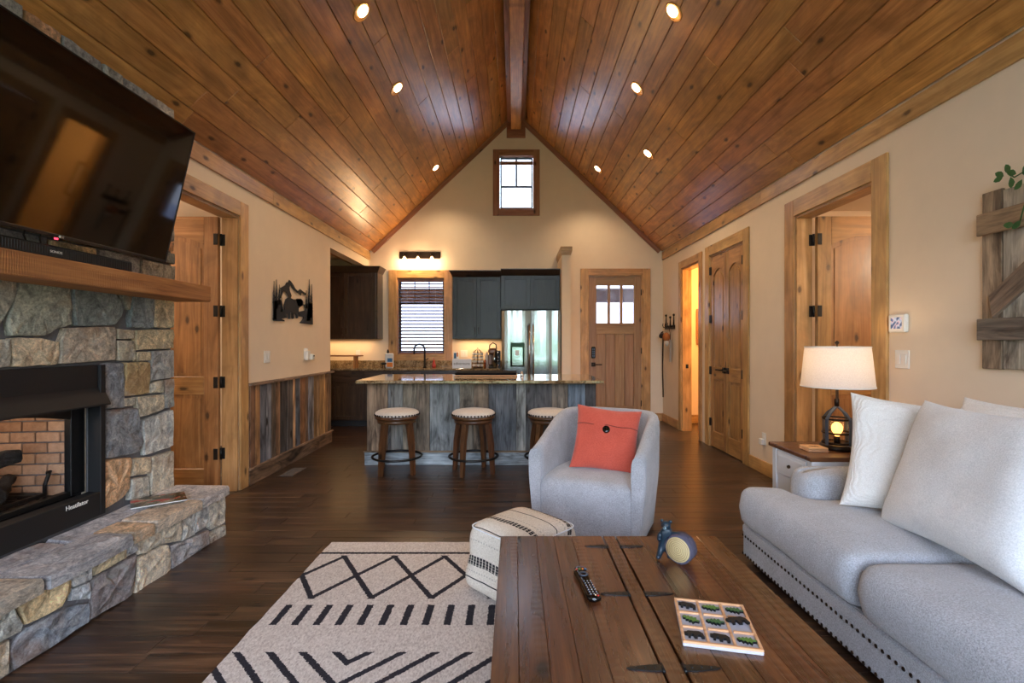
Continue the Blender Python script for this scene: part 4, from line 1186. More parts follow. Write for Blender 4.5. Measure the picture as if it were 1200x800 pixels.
cab_door(wf_, -.212, .252, 1.88, 2.415, 8.02, 'cab_sheen'); cab_door(wf_, .257, .722, 1.88, 2.415, 8.02, 'cab_sheen')
crown(wf_, 'cabinet', -.218, .73, 8.02, YF - .001, 2.42, (0, 0))  # crown browned too, sconce warmth put into its colour
for nm, x0, x1, en in (('under_cabinet_glow', -3.3, -2.4, 1.0), ('under_cabinet_glow', -.95, -.3, 1.0)):
    l = bpy.data.lights.new(nm, 'AREA'); l.shape = 'RECTANGLE'; l.size = x1 - x0; l.size_y = .05; l.energy = UNDER_W * en; l.color = (1, .62, .28)
    o = bpy.data.objects.new(nm, l); C.objects.link(o); o.location = ((x0 + x1) / 2, 8.36, 1.385)

# base cabinets and counter
bc = thing('base_cabinet', 'dark brown run of base cabinets under the back kitchen counter', 'cabinet', (-2.0, 8.2, 0))
bx('carcass', 'cabinet', bc, -3.99, -.225, 7.92, YF - .001, .10, .895, .002)
bx('toe_kick', 'black_matt', bc, -3.99, -.225, 7.98, YF - .001, 0, .10, 0)
xs = [-3.9, -3.4, -2.9, -2.4, -1.95, -1.5, -1.05, -.65, -.24]
for i in range(8):
    a, b = xs[i] + .003, xs[i + 1] - .003
    cab_door(bc, a, b, .12, .70, 7.92, 'cabinet', 1 if i % 2 else -1, True, sw=.05)
    dw = bx('drawer', 'cabinet', bc, a, b, 7.90, 7.92, .715, .885, .003)
    MB().tube([((a + b) / 2 - .05, 7.90, .80), ((a + b) / 2 - .045, 7.872, .80), ((a + b) / 2 + .045, 7.872, .80), ((a + b) / 2 + .05, 7.90, .80)], .005, 6).build('handle', 'bronze', dw)
ct = thing('countertop', 'speckled brown granite counter with low backsplash along the back wall', 'countertop', (-2.0, 8.2, .895))
bx('slab', 'granite', ct, -3.995, -.222, 7.885, YF - .001, .896, .928, .006)
bx('backsplash', 'granite', ct, -3.995, -.222, YF - .022, YF - .001, .929, 1.035, .003)
CT = .9285
fc = thing('faucet', 'tall black gooseneck kitchen faucet in front of the kitchen window', 'faucet', (-1.49, 8.28, CT))
fx, fy = -1.495, 8.28
MB().lathe([(.028, CT), (.028, CT + .012), (.017, CT + .02), (.017, CT + .20)], 14, Matrix.Translation((fx, fy, 0))).build('body', 'black', fc)
pts = [(fx, fy, CT + .2)] + [(fx - .085 + .085 * math.cos(a), fy - .03 * math.sin(a / 2), CT + .30 + .085 * math.sin(a)) for a in [PI * i / 10 for i in range(11)]] + [(fx - .17, fy - .03, CT + .22)]
MB().tube(pts, .015, 8).build('spout', 'black', fc)
MB().tube([(fx, fy, CT + .12), (fx + .03, fy, CT + .125), (fx + .06, fy, CT + .15)], .008, 6).build('lever', 'black', fc)
dsp = thing('soap_dispenser', 'small clear bottle of red hand soap beside the black faucet', 'bottle', (-1.34, 8.3, CT))
MB().lathe([(.03, CT), (.034, CT + .02), (.022, CT + .08), (.014, CT + .105)], 14, Matrix.Translation((-1.345, 8.3, 0))).build('body', 'red', dsp)
MB().lathe([(.015, CT + .105), (.015, CT + .12), (.004, CT + .122), (.004, CT + .15)], 10, Matrix.Translation((-1.345, 8.3, 0))).box(-1.37, -1.34, 8.292, 8.308, CT + .145, CT + .155, .002).build('pump', 'red', dsp)
bt = thing('cleaner_bottle', 'white bottle with blue and orange label left of the kitchen sink', 'bottle', (-2.02, 8.05, CT))
b_ = MB().box(-2.09, -1.96, 8.02, 8.09, CT, CT + .24, .015).build('body', 'white', bt)
bx('label', 'orange', b_, -2.06, -1.965, 8.018, 8.02, CT + .02, CT + .09, 0); bx('label', 'blue', b_, -2.05, -1.97, 8.018, 8.02, CT + .10, CT + .16, 0)
MB().lathe([(.018, CT + .24), (.018, CT + .27), (.01, CT + .30)], 12, Matrix.Translation((-2.05, 8.055, 0))).build('cap', 'black', bt)
sp = thing('figurine_small', 'small dark figurine standing beside the white bottle on the back counter', 'figurine', (-2.15, 8.0, CT))
MB().ball((-2.10, 7.98, CT + .075), .03, 10, 3, (1.6, 1, .7)).build('body', 'black', sp)
MB().cyl((-2.12, 7.98, CT), (-2.12, 7.98, CT + .06), .008).cyl((-2.08, 7.98, CT), (-2.08, 7.98, CT + .06), .008).build('leg', 'bronze', sp)
sp.name = 'figurine'
sh = thing('countertop_shelf', 'small wooden riser shelf at the left end of the back counter', 'shelf', (-2.75, 8.1, CT))
bx('shelf_board', 'mantel', sh, -3.1, -2.49, 8.0, 8.2, 1.115, 1.135, .003)
for q in (-3.08, -2.60): bx('shelf_leg', 'mantel', sh, q, q + .03, 8.02, 8.18, CT, 1.115, .003)
MB().ball((-2.49, 8.02, 1.125), .014, 8, 3).build('knob', 'bulb_cream', sh) if 0 else None
sg = thing('counter_sign', 'small white block sign with dark script on the back counter', 'sign', (-.93, 8.1, CT))
bx('block', 'white_paint', sg, -1.01, -.70, 8.06, 8.09, CT, CT + .145, .003)
text('adventure', 'lettering', 'black', sg, Matrix.Translation((-.855, 8.0595, CT + .07)) @ Mxz, .062, .0008, sx_=1.05)
pt = thing('small_picture', 'small white box of wipes standing behind the white script sign', 'box', (-.97, 8.25, CT))
bx('box', 'white', pt, -1.01, -.92, 8.20, 8.26, CT, CT + .26, .004); bx('print', 'blue', pt, -1.0, -.96, 8.199, 8.20, CT + .15, CT + .24, 0); bx('print', 'orange', pt, -.955, -.93, 8.199, 8.20, CT + .18, CT + .25, 0)
pt.name = 'wipes_box'
cr = thing('coffee_pod_carousel', 'ornate black wire coffee pod carousel with white pods on the counter', 'carousel', (-.60, 8.1, CT))
cx, cy = -.60, 8.10
mb = MB().lathe([(.085, CT), (.085, CT + .012), (.02, CT + .016)], 18, Matrix.Translation((cx, cy, 0))).cyl((cx, cy, CT), (cx, cy, CT + .33), .005)
for i in range(8):
    a = 2 * PI * i / 8
    mb.tube([(cx + .02 * math.cos(a), cy + .02 * math.sin(a), CT + .30), (cx + .075 * math.cos(a), cy + .075 * math.sin(a), CT + .26), (cx + .085 * math.cos(a), cy + .085 * math.sin(a), CT + .12), (cx + .08 * math.cos(a), cy + .08 * math.sin(a), CT + .01)], .0035, 5)
for z in (.07, .13, .19, .25): mb.tube([(cx + .084 * math.cos(2 * PI * i / 16), cy + .084 * math.sin(2 * PI * i / 16), CT + z) for i in range(16)], .003, 5, True)
mb.build('wire_frame', 'bronze', cr)
for z in (.045, .105, .165, .225):
    for i in range(6):
        a = 2 * PI * (i + .5) / 6 + z * 4
        MB().cyl((cx + .045 * math.cos(a), cy + .045 * math.sin(a), CT + z), (cx + .09 * math.cos(a), cy + .09 * math.sin(a), CT + z), .016, .021, 10).build('pod', 'white', cr)
cm = thing('coffee_maker', 'brown and black pod coffee maker with silver reservoir beside the refrigerator', 'coffee maker', (-.33, 8.1, CT))
bx('base', 'black', cm, -.42, -.28, 7.98, 8.2, CT, CT + .03, .01)
bx('column', 'black', cm, -.42, -.28, 8.1, 8.25, CT + .03, CT + .30, .02)
MB().box(-.425, -.285, 7.97, 8.25, CT + .22, CT + .32, .03).build('head', 'brownleather', cm)
bx('front_panel', 'brownleather', cm, -.425, -.36, 8.05, 8.10, CT + .05, CT + .22, .01)
MB().tube([(-.405, 8.02, CT + .31), (-.40, 8.02, CT + .37), (-.35, 8.02, CT + .41), (-.30, 8.02, CT + .38), (-.29, 8.02, CT + .31)], .009, 8).build('handle', 'black', cm)
MB().cyl((-.32, 8.0, CT + .012), (-.32, 8.0, CT + .27), .033, n=16).build('reservoir', 'steel', cm)
md = thing('mug_rack', 'narrow black rack holding small silver cups against the refrigerator side', 'rack', (-.25, 8.05, CT))
bx('rack', 'black', md, -.272, -.228, 7.99, 8.07, CT, CT + .28, .003)
for i in range(4): MB().ball((-.262, 7.975, CT + .05 + i * .063), .02, 10, 3).build('cup', 'chrome', md)
cu = thing('copper_shaker', 'slim copper tumbler in front of the coffee maker', 'tumbler', (-.46, 8.0, CT))
MB().lathe([(.016, CT), (.018, CT + .10), (.014, CT + .125), (.006, CT + .14)], 14, Matrix.Translation((-.475, 8.0, 0))).build('body', 'copper', cu)
cn = thing('cream_canister', 'small cream canister between the pod carousel and coffee maker', 'canister', (-.46, 8.25, CT))
MB().lathe([(.035, CT), (.037, CT + .16), (.03, CT + .17), (.03, CT + .2), (.012, CT + .24), (.012, CT + .26)], 16, Matrix.Translation((-.46, 8.22, 0))).build('body', 'stoolseat', cn)
def outlet_y(name, label, x, z, gang, outlet):
    t = thing(name, label, 'outlet' if outlet else 'switch', (x, YF, z - .06), 0, 'wall outlets and adapters' if outlet else 'white wall switches'); wd = .072 if gang == 1 else .118
    bx('plate', 'white', t, x - wd / 2, x + wd / 2, YF - .007, YF, z - .06, z + .06, .002)
    for g in range(gang):
        xc = x + (g - (gang - 1) / 2) * .046
        if outlet:
            for dz in (-.021, .021): MB().box(xc - .016, xc + .016, YF - .0095, YF - .007, z + dz - .014, z + dz + .014, .003).build('socket', 'white', t)
        else: MB().box(xc - .016, xc + .016, YF - .012, YF - .007, z - .033, z + .033, .003).build('rocker', 'white', t)
outlet_y('wall_outlet', 'white outlet under the brown wall cabinet left of the kitchen window', -2.68, 1.15, 1, True)
outlet_y('light_switch', 'white double switch under the grey-sheened wall cabinet beside the kitchen window', -.865, 1.15, 2, False)

# refrigerator
fg = thing('refrigerator', 'stainless steel french door refrigerator with water dispenser', 'refrigerator', (.257, 8.1, 0))
fa, fb_, fyf = -.20, .715, 7.72
bx('body', 'black_matt', fg, fa + .005, fb_ - .005, fyf + .07, YF - .03, .02, 1.82, .004)
xm = (fa + fb_) / 2
for a, b in ((fa, xm - .003), (xm + .003, fb_)):
    n = 10; mb = MB(); vs = []; fs = []
    for i in range(n + 1):
        u = i / n; x = a + (b - a) * u; bow = .012 * (1 - (2 * u - 1) ** 6) + .004 * math.sin(u * 13 + a * 5)
        for z in (.70, 1.835): vs.append((x, fyf - bow + .012, z))
        for z in (.70, 1.835): vs.append((x, fyf + .07, z))
    for i in range(n):
        o_ = i * 4; fs += [[o_, o_ + 4, o_ + 5, o_ + 1], [o_ + 2, o_ + 3, o_ + 7, o_ + 6], [o_ + 1, o_ + 5, o_ + 7, o_ + 3], [o_, o_ + 2, o_ + 6, o_ + 4]]
    fs += [[0, 1, 3, 2], [n * 4, n * 4 + 2, n * 4 + 3, n * 4 + 1]]
    mb.add(vs, fs); dr = mb.build('door', 'steel', fg)
    hx = xm - .03 if a < xm - .1 else xm + .03
    MB().tube([(hx, fyf, .80), (hx, fyf - .055, .82), (hx, fyf - .055, 1.60), (hx, fyf, 1.62)], .014, 10).build('handle', 'chrome', dr)
bx('freezer_drawer', 'steel', fg, fa, fb_, fyf, fyf + .07, .06, .69, .006)
MB().tube([(fa + .1, fyf, .62), (fa + .12, fyf - .05, .62), (fb_ - .12, fyf - .05, .62), (fb_ - .1, fyf, .62)], .012, 10).build('handle', 'chrome', fg)
dp = bx('dispenser', 'black_gloss', fg, -.065, .155, fyf - .008, fyf + .01, .965, 1.34, .004)
bx('dispenser_bay', 'steel', dp, -.035, .125, fyf - .0105, fyf - .006, .985, 1.27, .002)
bx('dispenser_screen', 'lit_panel', dp, .005, .06, fyf - .013, fyf - .0105, 1.16, 1.235, .001) if 0 else bx('dispenser_paddle', 'white', dp, .01, .07, fyf - .016, fyf - .0105, 1.14, 1.22, .003)

# wall light over the kitchen window
sc_ = thing('vanity_sconce', 'three-bulb bronze bar light above the kitchen window', 'wall light', (-1.62, YF, 2.7))
bp_ = bx('back_plate', 'bronze', sc_, -1.97, -1.27, YF - .025, YF, 2.775, 2.89, .006)
for i, q in enumerate((-1.865, -1.635, -1.40)):
    a_ = MB().tube([(q, YF - .025, 2.86), (q, YF - .09, 2.87), (q, YF - .10, 2.83)], .010, 8).cyl((q, YF - .10, 2.795), (q, YF - .10, 2.845), .024).build('lamp_holder', 'bronze', sc_)
    MB().ball((q, YF - .10, 2.755), .028, 12, 5, (1, 1, 1.45)).build('bulb', 'bulb', a_)
    point('sconce_light', (q, YF - .14, 2.70), SCONCE_W, WARM, .03)
# ------------------------------------------------------------------ kitchen island
IY, IB, IL, IR = 5.46, 6.20, -1.62, .895
isl = thing('kitchen_island', 'long kitchen island faced with upright weathered grey and brown boards', 'island', (-.36, 5.83, 0))
bx('carcass', 'barn', isl, IL + .02, IR - .02, IY + .02, IB, 0, .905, 0, color=c(70, 62, 56))
IBND = [80, 178, 192, 248, 312, 374, 515, 580, 650, 780, 825, 947, 1022, 1103, 1158]
ICOL = [(140,116,94),(116,114,114),(118,116,112),(134,122,106),(112,98,84),(120,122,122),(128,118,104),(112,96,80),(92,94,98),(136,136,132),(84,82,82),(116,106,94),(104,116,128),(66,64,64)]
for i, col in enumerate(ICOL):
    a = (410 + IBND[i] / 4 - 603) * IY / F; b = (410 + IBND[i + 1] / 4 - 603) * IY / F
    if i == 0: a = IL
    if i == 13: b = IR
    bx('board', 'barn', isl, a + .0015, b - .0015, IY - rnd.uniform(0, .006), IY + .02, .15, .905, .003, color=c(*col))
yy = IY + .022
for i in range(6):
    for xa, xb in ((IL, IL + .02), (IR - .02, IR)):
        bx('board', 'barn', isl, xa, xb, yy + .001, yy + .121, 0, .905, .003, color=c(*rnd.choice(ICOL)))
    yy += .1225
bx('skirting', 'barn', isl, IL - .02, IR + .02, IY - .028, IY, 0, .135, .004, color=c(138, 146, 152))
bx('skirting_cap', 'barn', isl, IL - .03, IR + .03, IY - .034, IY, .136, .152, .003, color=c(136, 116, 96))
it = thing('island_countertop', 'polished speckled granite slab on the kitchen island with rounded edge', 'countertop', (-.36, 5.7, .906))
bx('slab', 'granite', it, -1.665, .935, 5.20, 6.27, .9065, .94, .007)
M['black_flat'] = plain('flat_black', c(20, 19, 20), .85, spec=.15)
ck = thing('cooktop', 'low black cooktop tray with pale front edge lying on the island granite', 'cooktop', (-.33, 5.95, .9405))
bx('tray', 'plywood', ck, -.70, .035, 5.76, 6.20, .945, .957, .004)
bx('black_top', 'black_flat', ck, -.69, .025, 5.775, 6.20, .9575, .988, .006)
for q in (-.66, -.01): bx('foot', 'black', ck, q - .015, q + .015, 5.80, 6.16, .9405, .945, 0)
bc2 = thing('salt_shaker', 'small silver shaker at the right end of the black cooktop', 'shaker', (.09, 5.9, .9405))
MB().lathe([(.018, .9405), (.02, .95), (.014, .985), (.006, .995)], 14, Matrix.Translation((.085, 5.9, 0))).build('body', 'chrome', bc2)

# ------------------------------------------------------------------ bar stools
def make_stool(label):
    t = thing('bar_stool', label, 'stool', (0, 0, 0), 0, 'bar stools along the kitchen island')
    MB().lathe([(.20, .585), (.219, .592), (.223, .605), (.218, .622), (.19, .640), (.12, .652), (.0001, .656)], 40, cap=False).lathe([(.0001, .585), (.20, .585)], 40, cap=False).build('seat', 'stoolseat', t)
    nb = MB()
    for i in range(40):
        a = 2 * PI * i / 40; nb.ball((.224 * math.cos(a), .224 * math.sin(a), .600), .0095, 6, 2)
    nb.build('nailheads', 'bronze', t, kind='stuff')
    MB().lathe([(.19, .555), (.222, .56), (.224, .584), (.0001, .586)], 36).build('swivel_ring', wood('stool', 0), t)
    MB().lathe([(.17, .51), (.198, .515), (.2, .55), (.15, .556)], 36).build('apron', wood('stool', 0), t)
    for k in range(4):
        a = R(45 + 12) + k * PI / 2; ca, sa = math.cos(a), math.sin(a)
        fr = T(0, 0, 0, a)
        mb = MB(fr); vs = []
        for (r, z, h) in ((.225, 0, .018), (.205, .30, .024), (.165, .54, .026)):
            for (dx, dy) in ((-h, -h), (h, -h), (h, h), (-h, h)): vs.append((r + dx, dy, z))
        fs = [[3, 2, 1, 0], [8, 9, 10, 11]]
        for l in (0, 4):
            for j in range(4): fs.append([l + j, l + (j + 1) % 4, l + 4 + (j + 1) % 4, l + 4 + j])
        mb.add(vs, fs).build('leg', wood('stool', 2), t)
    MB().tube([(.250 * math.cos(2 * PI * i / 40), .250 * math.sin(2 * PI * i / 40), .165) for i in range(40)], .012, 8, True).build('foot_ring', 'black', t)
    return t
st0 = make_stool('round cream-topped swivel stool at the left end of the island')
s1 = copy_tree(st0, None, T(-.425, 5.15, 0, R(8))); s1['label'] = 'round cream-topped swivel stool in the middle of the island'
s2 = copy_tree(st0, None, T(.36, 5.15, 0, R(-5))); s2['label'] = 'round cream-topped swivel stool half hidden behind the grey armchair'
st0.matrix_basis = T(-1.215, 5.15, 0)

# ------------------------------------------------------------------ rug
RX0, RX1, RY0, RY1 = -1.215, 1.22, .25, 3.30
rg = MB(); n = 60
def edge(x, y): return .006 * noise.noise((x * 9, y * 9, 1))
vs = []; fs = []; nx, ny = 48, 60
for j in range(ny + 1):
    for i in range(nx + 1):
        x = RX0 + (RX1 - RX0) * i / nx; y = RY0 + (RY1 - RY0) * j / ny
        vs.append((x + edge(x, y), y + edge(y, x), .012))
for j in range(ny):
    for i in range(nx): a = j * (nx + 1) + i; fs.append([a, a + 1, a + nx + 2, a + nx + 1])
rim = [i for i in range(nx + 1)] + [j * (nx + 1) + nx for j in range(1, ny + 1)] + [ny * (nx + 1) + i for i in range(nx - 1, -1, -1)] + [j * (nx + 1) for j in range(ny - 1, 0, -1)]
o0 = len(vs)
for i in rim: p = vs[i]; vs.append((p[0] * 1.0 + (.003 if p[0] > 0 else -.003), p[1], .0008))
m_ = len(rim)
for i in range(m_): fs.append([rim[(i + 1) % m_], rim[i], o0 + i, o0 + (i + 1) % m_])
fs.append([o0 + i for i in range(m_)][::-1])
rg.add(vs, fs)
rug = rg.build('area_rug', rug_mat(0, 0), None, label='pale woven area rug with dark diamond and dash pattern on the floor', cat='rug', origin=(0, 0, 0))

# ------------------------------------------------------------------ pouf
pou = thing('pouf', 'soft square white pouf with black woven bands beside the coffee table', 'pouf', (.045, 2.675, .013), R(-45))
def superbox(fr, hx, hy, hz, e1=.35, e2=.35, n=32, m=16, puff=0):
    mb = MB(fr); vs = []; fs = []
    f = lambda v, e: math.copysign(abs(v) ** e, v)
    for j in range(m + 1):
        a = -PI / 2 + PI * j / m
        for i in range(n):
            b = 2 * PI * i / n
            vs.append((hx * f(math.cos(a), e1) * f(math.cos(b), e2), hy * f(math.cos(a), e1) * f(math.sin(b), e2), hz * f(math.sin(a), e1)))
    for j in range(m):
        for i in range(n): fs.append([j * n + i, j * n + (i + 1) % n, (j + 1) * n + (i + 1) % n, (j + 1) * n + i])
    return mb.add(vs, fs, True)
PF = T(.045, 2.675, .013 + .185, R(-45))
mb = superbox(PF, .225, .225, .185, .42, .30, 64, 30)
for q in mb.v:
    if q.z < 0: q.x *= 1 + .16 * (-q.z / .185); q.y *= 1 + .16 * (-q.z / .185)
    k_ = max(0, 1 - (q.x ** 2 + q.y ** 2) / .06)
    if q.z > 0: q.z += .012 * k_
    q += Vector(noise.noise_vector(q * 7)) * .007
M['pouf'] = pouf_mat(.165, .225)
mb.build('cover', 'pouf', pou, origin=(0, 0, 0))
sm_ = MB(PF)
def spt(t):
    f = lambda v, e: math.copysign(abs(v) ** e, v)
    return (.212 * f(math.cos(t), .30), .212 * f(math.sin(t), .30))
sm_.tube([(*spt(2 * PI * i / 64), .152) for i in range(64)], .004, 6, True)
sm_.build('seam_piping', 'linen', pou)

# ------------------------------------------------------------------ coffee table
TZ = .46
M['coral_dark'] = fabric('coral_seam', c(120, 44, 34), c(150, 60, 48), 200)
tb = thing('coffee_table', 'dark brown plank-topped trunk coffee table with black strap hinges', 'coffee table', (.42, 1.55, .013))
TX0, TX1, TY0, TY1 = -.063, .908, .93, 2.246
cols = [TX0, .012, .095, .175, .255, .392]
for i in range(5): bx('plank', 'table', tb, cols[i] + .0006, cols[i + 1] - .0006, TY0, TY1, TZ - .03, TZ, .0012)
bx('centre_board', 'table', tb, .398, .452, TY0, TY1, TZ - .03, TZ, .003)
cols = [.458, .555, .645, .735, .82, TX1]
for i in range(5): bx('plank', 'table', tb, cols[i] + .0006, cols[i + 1] - .0006, TY0, TY1, TZ - .03, TZ, .0012)
bx('body_panel', 'table', tb, TX0 + .03, TX1 - .03, TY1 - .05, TY1 - .03, .06, TZ - .031, .003)
bx('body_panel', 'table', tb, TX0 + .03, TX1 - .03, TY0 + .03, TY0 + .05, .06, TZ - .031, .003)
bx('side_panel', 'table', tb, TX0 + .03, TX0 + .05, TY0 + .051, TY1 - .051, .06, TZ - .031, .003)
bx('side_panel', 'table', tb, TX1 - .05, TX1 - .03, TY0 + .051, TY1 - .051, .06, TZ - .031, .003)
bx('bottom', 'table', tb, TX0 + .052, TX1 - .052, TY0 + .052, TY1 - .052, .07, .09, 0)
for a in (TX0 + .025, TX1 - .085):
    for b in (TY0 + .025, TY1 - .085): bx('leg', 'table', tb, a, a + .06, b, b + .06, .013, .12, .004)
for yy in (2.13, 1.725, 1.33, 1.02):
    for s_ in (-1, 1):
        x0 = .395 if s_ < 0 else .455
        p = [(0, -.013), (s_ * .03, -.013), (s_ * .085, -.0055), (s_ * .096, 0), (s_ * .085, .0055), (s_ * .03, .013), (0, .013)]
        h = MB().prism([(x0 + a, yy + b) for a, b in p], TZ, TZ + .0035)
        for q in (.02, .045, .07): h.ball((x0 + s_ * q, yy, TZ + .0035), .0032, 8, 2)
        h.cyl((x0 - s_ * .001, yy - .016, TZ + .002), (x0 - s_ * .001, yy + .016, TZ + .002), .0045, n=8)
        h.build('strap_hinge', 'black', tb)

# remote control
RF = T(.258, 1.772, TZ + .0005, R(6)) @ Matrix.Diagonal((1.15, 1.15, 1.1, 1))
rmt = thing('remote_control', 'black television remote with small pale buttons on the coffee table', 'remote control', frame=RF)
out_ = [(-.018, -.095), (.0, -.103), (.018, -.095), (.021, -.06), (.019, 0), (.023, .06), (.024, .08), (.016, .103), (0, .108), (-.016, .103), (-.024, .08), (-.023, .06), (-.019, 0), (-.021, -.06)]
mb = MB(RF); L_ = len(out_)
vs = []
for (z, s_) in ((0, .86), (.006, 1.0), (.014, 1.0), (.019, .86), (.020, .5)):
    for (a, b) in out_: vs.append((a * s_, b * (1 - (1 - s_) * .35), z + .003 * (b / .1) ** 2))
fs = [list(range(L_))[::-1], [4 * L_ + i for i in range(L_)]]
for r_ in range(4):
    for i in range(L_): fs.append([r_ * L_ + i, r_ * L_ + (i + 1) % L_, (r_ + 1) * L_ + (i + 1) % L_, (r_ + 1) * L_ + i])
mb.add(vs, fs, True).build('body', 'black_gloss', rmt)
bt_ = MB(RF)
for r_ in range(7):
    for q in (-1, 0, 1): bt_.ball((q * .010, -.085 + r_ * .0135, .0225), .0034, 8, 2, (1, .8, .55))
bt_.build('button', 'steel_dark', rmt, kind='stuff')
bt_ = MB(RF)
for r_ in range(7):
    for q in (-1, 0, 1): bt_.ball((q * .010, -.085 + r_ * .0135, .0245), .0014, 6, 2, (1, 1, .5))
bt_.build('button_print', 'white', rmt, kind='stuff')
MB(RF).lathe([(.0155, .021), (.0155, .0245), (.009, .0245), (.009, .021)], 20, Matrix.Translation((0, .045, 0))).build('control_ring', 'steel_dark', rmt)
for i, (q, mt) in enumerate(((-.014, 'red'), (-.005, 'leaf2'), (.005, 'orange'), (.014, 'blue'))): MB(RF).ball((q, .078, .0235), .004, 8, 2, (1, .7, .5)).build('colour_button', mt, rmt)
MB(RF).ball((.010, -.092, .0225), .004, 8, 2, (1, 1, .6)).build('power_button', 'red', rmt)

# bear with log figurine
BF = T(.655, 1.985, TZ + .0005, R(-28))
bear = thing('bear_figurine', 'small dark blue bear figurine hugging a sliced pale log on the coffee table', 'figurine', frame=BF)
# skin-grown body
me = bpy.data.meshes.new('body'); bm = bmesh.new(); bm.from_mesh(me)
P_ = [(-.055, .012, .052), (-.054, .010, .085), (-.050, .004, .112), (-.049, .0, .132), (-.075, -.004, .092), (-.072, -.022, .075), (-.028, -.006, .106), (-.005, -.012, .112), (.012, -.016, .110), (-.070, .0, .035), (-.074, -.02, .012), (-.076, -.036, .010), (-.040, .012, .032), (-.036, .0, .012), (-.036, -.010, .010)]
E_ = [(0, 1), (1, 2), (2, 3), (2, 4), (4, 5), (2, 6), (6, 7), (7, 8), (0, 9), (9, 10), (10, 11), (0, 12), (12, 13), (13, 14)]
RD = [.024, .023, .016, .019, .011, .009, .010, .009, .008, .013, .011, .009, .013, .011, .009]
bv_ = [bm.verts.new(p) for p in P_]
for a, b in E_: bm.edges.new((bv_[a], bv_[b]))
bm.to_mesh(me); bm.free()
body = bpy.data.objects.new('body', me); C.objects.link(body); me.materials.append(M['bearblue'])
md_ = body.modifiers.new('skin', 'SKIN'); body.modifiers.new('sub', 'SUBSURF').levels = 2; body.modifiers['sub'].render_levels = 2
for v_, r_ in zip(me.skin_vertices[0].data, RD): v_.radius = (r_, r_)
me.skin_vertices[0].data[0].use_root = True
md_.use_smooth_shade = True
place(body, bear, BF)
hd = MB(BF).ball((-.049, -.006, .138), .0185, 14, 6, (1.05, 1, .95)).ball((-.049, -.022, .133), .0095, 12, 5, (1, 1.1, .85)).ball((-.0655, -.001, .152), .0072, 10, 4, (1, .6, 1)).ball((-.0325, -.001, .152), .0072, 10, 4, (1, .6, 1)).build('head', 'bearblue', bear)
MB(BF).ball((-.049, -.0255, .132), .0082, 10, 4).build('snout', 'snout', hd)
MB(BF).ball((-.049, -.0335, .135), .003, 8, 3).build('nose', 'black_gloss', hd)
for q in (-.056, -.042): MB(BF).ball((q, -.0225, .1435), .0022, 8, 3).build('eye', 'black_gloss', hd)
LOGF = BF @ T(.008, -.008, .058) @ Matrix.Rotation(R(90), 4, 'X') @ Matrix.Rotation(R(-14), 4, 'Y')
mb = MB(LOGF)
pr = [(.052, -.030), (.057, -.024), (.0575, .018), (.053, .026), (.050, .0265)]
mb.lathe(pr, 40, cap=True)
for q in mb.v:
    r0 = math.hypot(q.x, q.y)
    if r0 > .04: k_ = 1 + .05 * noise.noise((q.x * 50, q.y * 50, q.z * 30)); q.x *= k_; q.y *= k_
lg = mb.build('log', 'bark', bear)
MB(LOGF).lathe([(.0495, .024), (.048, .0285), (.0001, .0287)], 32, cap=False).build('cut_face', 'logface', lg)
rr_ = MB(LOGF)
for i in range(6):
    r_ = .006 + i * .0072
    rr_.tube([(r_ * math.cos(2 * PI * j / 24) * (1 + .04 * math.sin(j)), r_ * math.sin(2 * PI * j / 24), .0287) for j in range(24)], .0007, 5, True)
rr_.build('growth_rings', 'ring', lg, kind='stuff')

# nine-square board game
gz = TZ + .0005
q1, q2, q4 = [Vector((*px(x, y, 0)[:1], 0)) if 0 else Vector((((x - 603) * (1.33 - gz - .016) / (y - 402)), F * (1.33 - gz - .016) / (y - 402), 0)) for x, y in ((791, 700), (873, 708), (799, 750))]
q3 = Vector(((893 - 603) * (1.33 - gz - .016) / 360, F * (1.33 - gz - .016) / 360, 0))
ctr = (q1 + q2 + q3 + q4) / 4; ux = ((q2 - q1) + (q3 - q4)).normalized(); ang = math.atan2(ux.y, ux.x)
S_ = .5 * ((q2 - q1).length * .5 + (q3 - q4).length * .5)
GF = T(ctr.x, ctr.y, gz, ang); SY = .5 * ((q1 - q4).length * .5 + (q2 - q3).length * .5)
M['cell'] = plain('cell_grey', c(192, 190, 200), .8)
bg_ = thing('board_game', 'square pale wooden nine-cell game board on the coffee table', 'board game', frame=GF)
h = S_; v_ = SY
bx('base_board', 'cell', bg_, -h, h, -v_, v_, 0, .005, .002, frame=GF)
bx('back_board', 'cell', bg_, -h, h, -v_, v_, .0052, .0095, .0015, frame=GF)
fm = MB(GF); tck = .0085
for (a, b, p_, q_) in ((-h, h, -v_, -v_ + tck), (-h, h, v_ - tck, v_), (-h, -h + tck, -v_ + tck, v_ - tck), (h - tck, h, -v_ + tck, v_ - tck)): fm.box(a, b, p_, q_, .0097, .0165, .0012)
for i in (-1, 1):
    fm.box(i * h / 3 - .004, i * h / 3 + .004, -v_ + tck, v_ - tck, .0097, .0162, .001)
    for j in (-1, 0, 1): fm.box(-h + tck + (2 * h / 3) * (j + 1), -h + tck + (2 * h / 3) * (j + 1) + 2 * h / 3 - 2 * tck + .004, i * v_ / 3 - .004, i * v_ / 3 + .004, .0097, .0160, .001)
fm.build('grid_frame', wood('plywood', 0), bg_)
bx('cell_floor', 'cell', bg_, -h + tck, h - tck, -v_ + tck, v_ - tck, .0096, .0102, 0, frame=GF)
tree_p = [(-.9, .1), (-.7, -.25), (-.5, -.1), (-.35, -.45), (-.15, -.2), (.05, -.55), (.2, -.25), (.45, -.6), (.6, -.15), (.95, -.1), (.95, .15), (.6, .15), (.45, .6), (.2, .25), (.05, .55), (-.15, .25), (-.35, .45), (-.5, .15), (-.7, .3)]
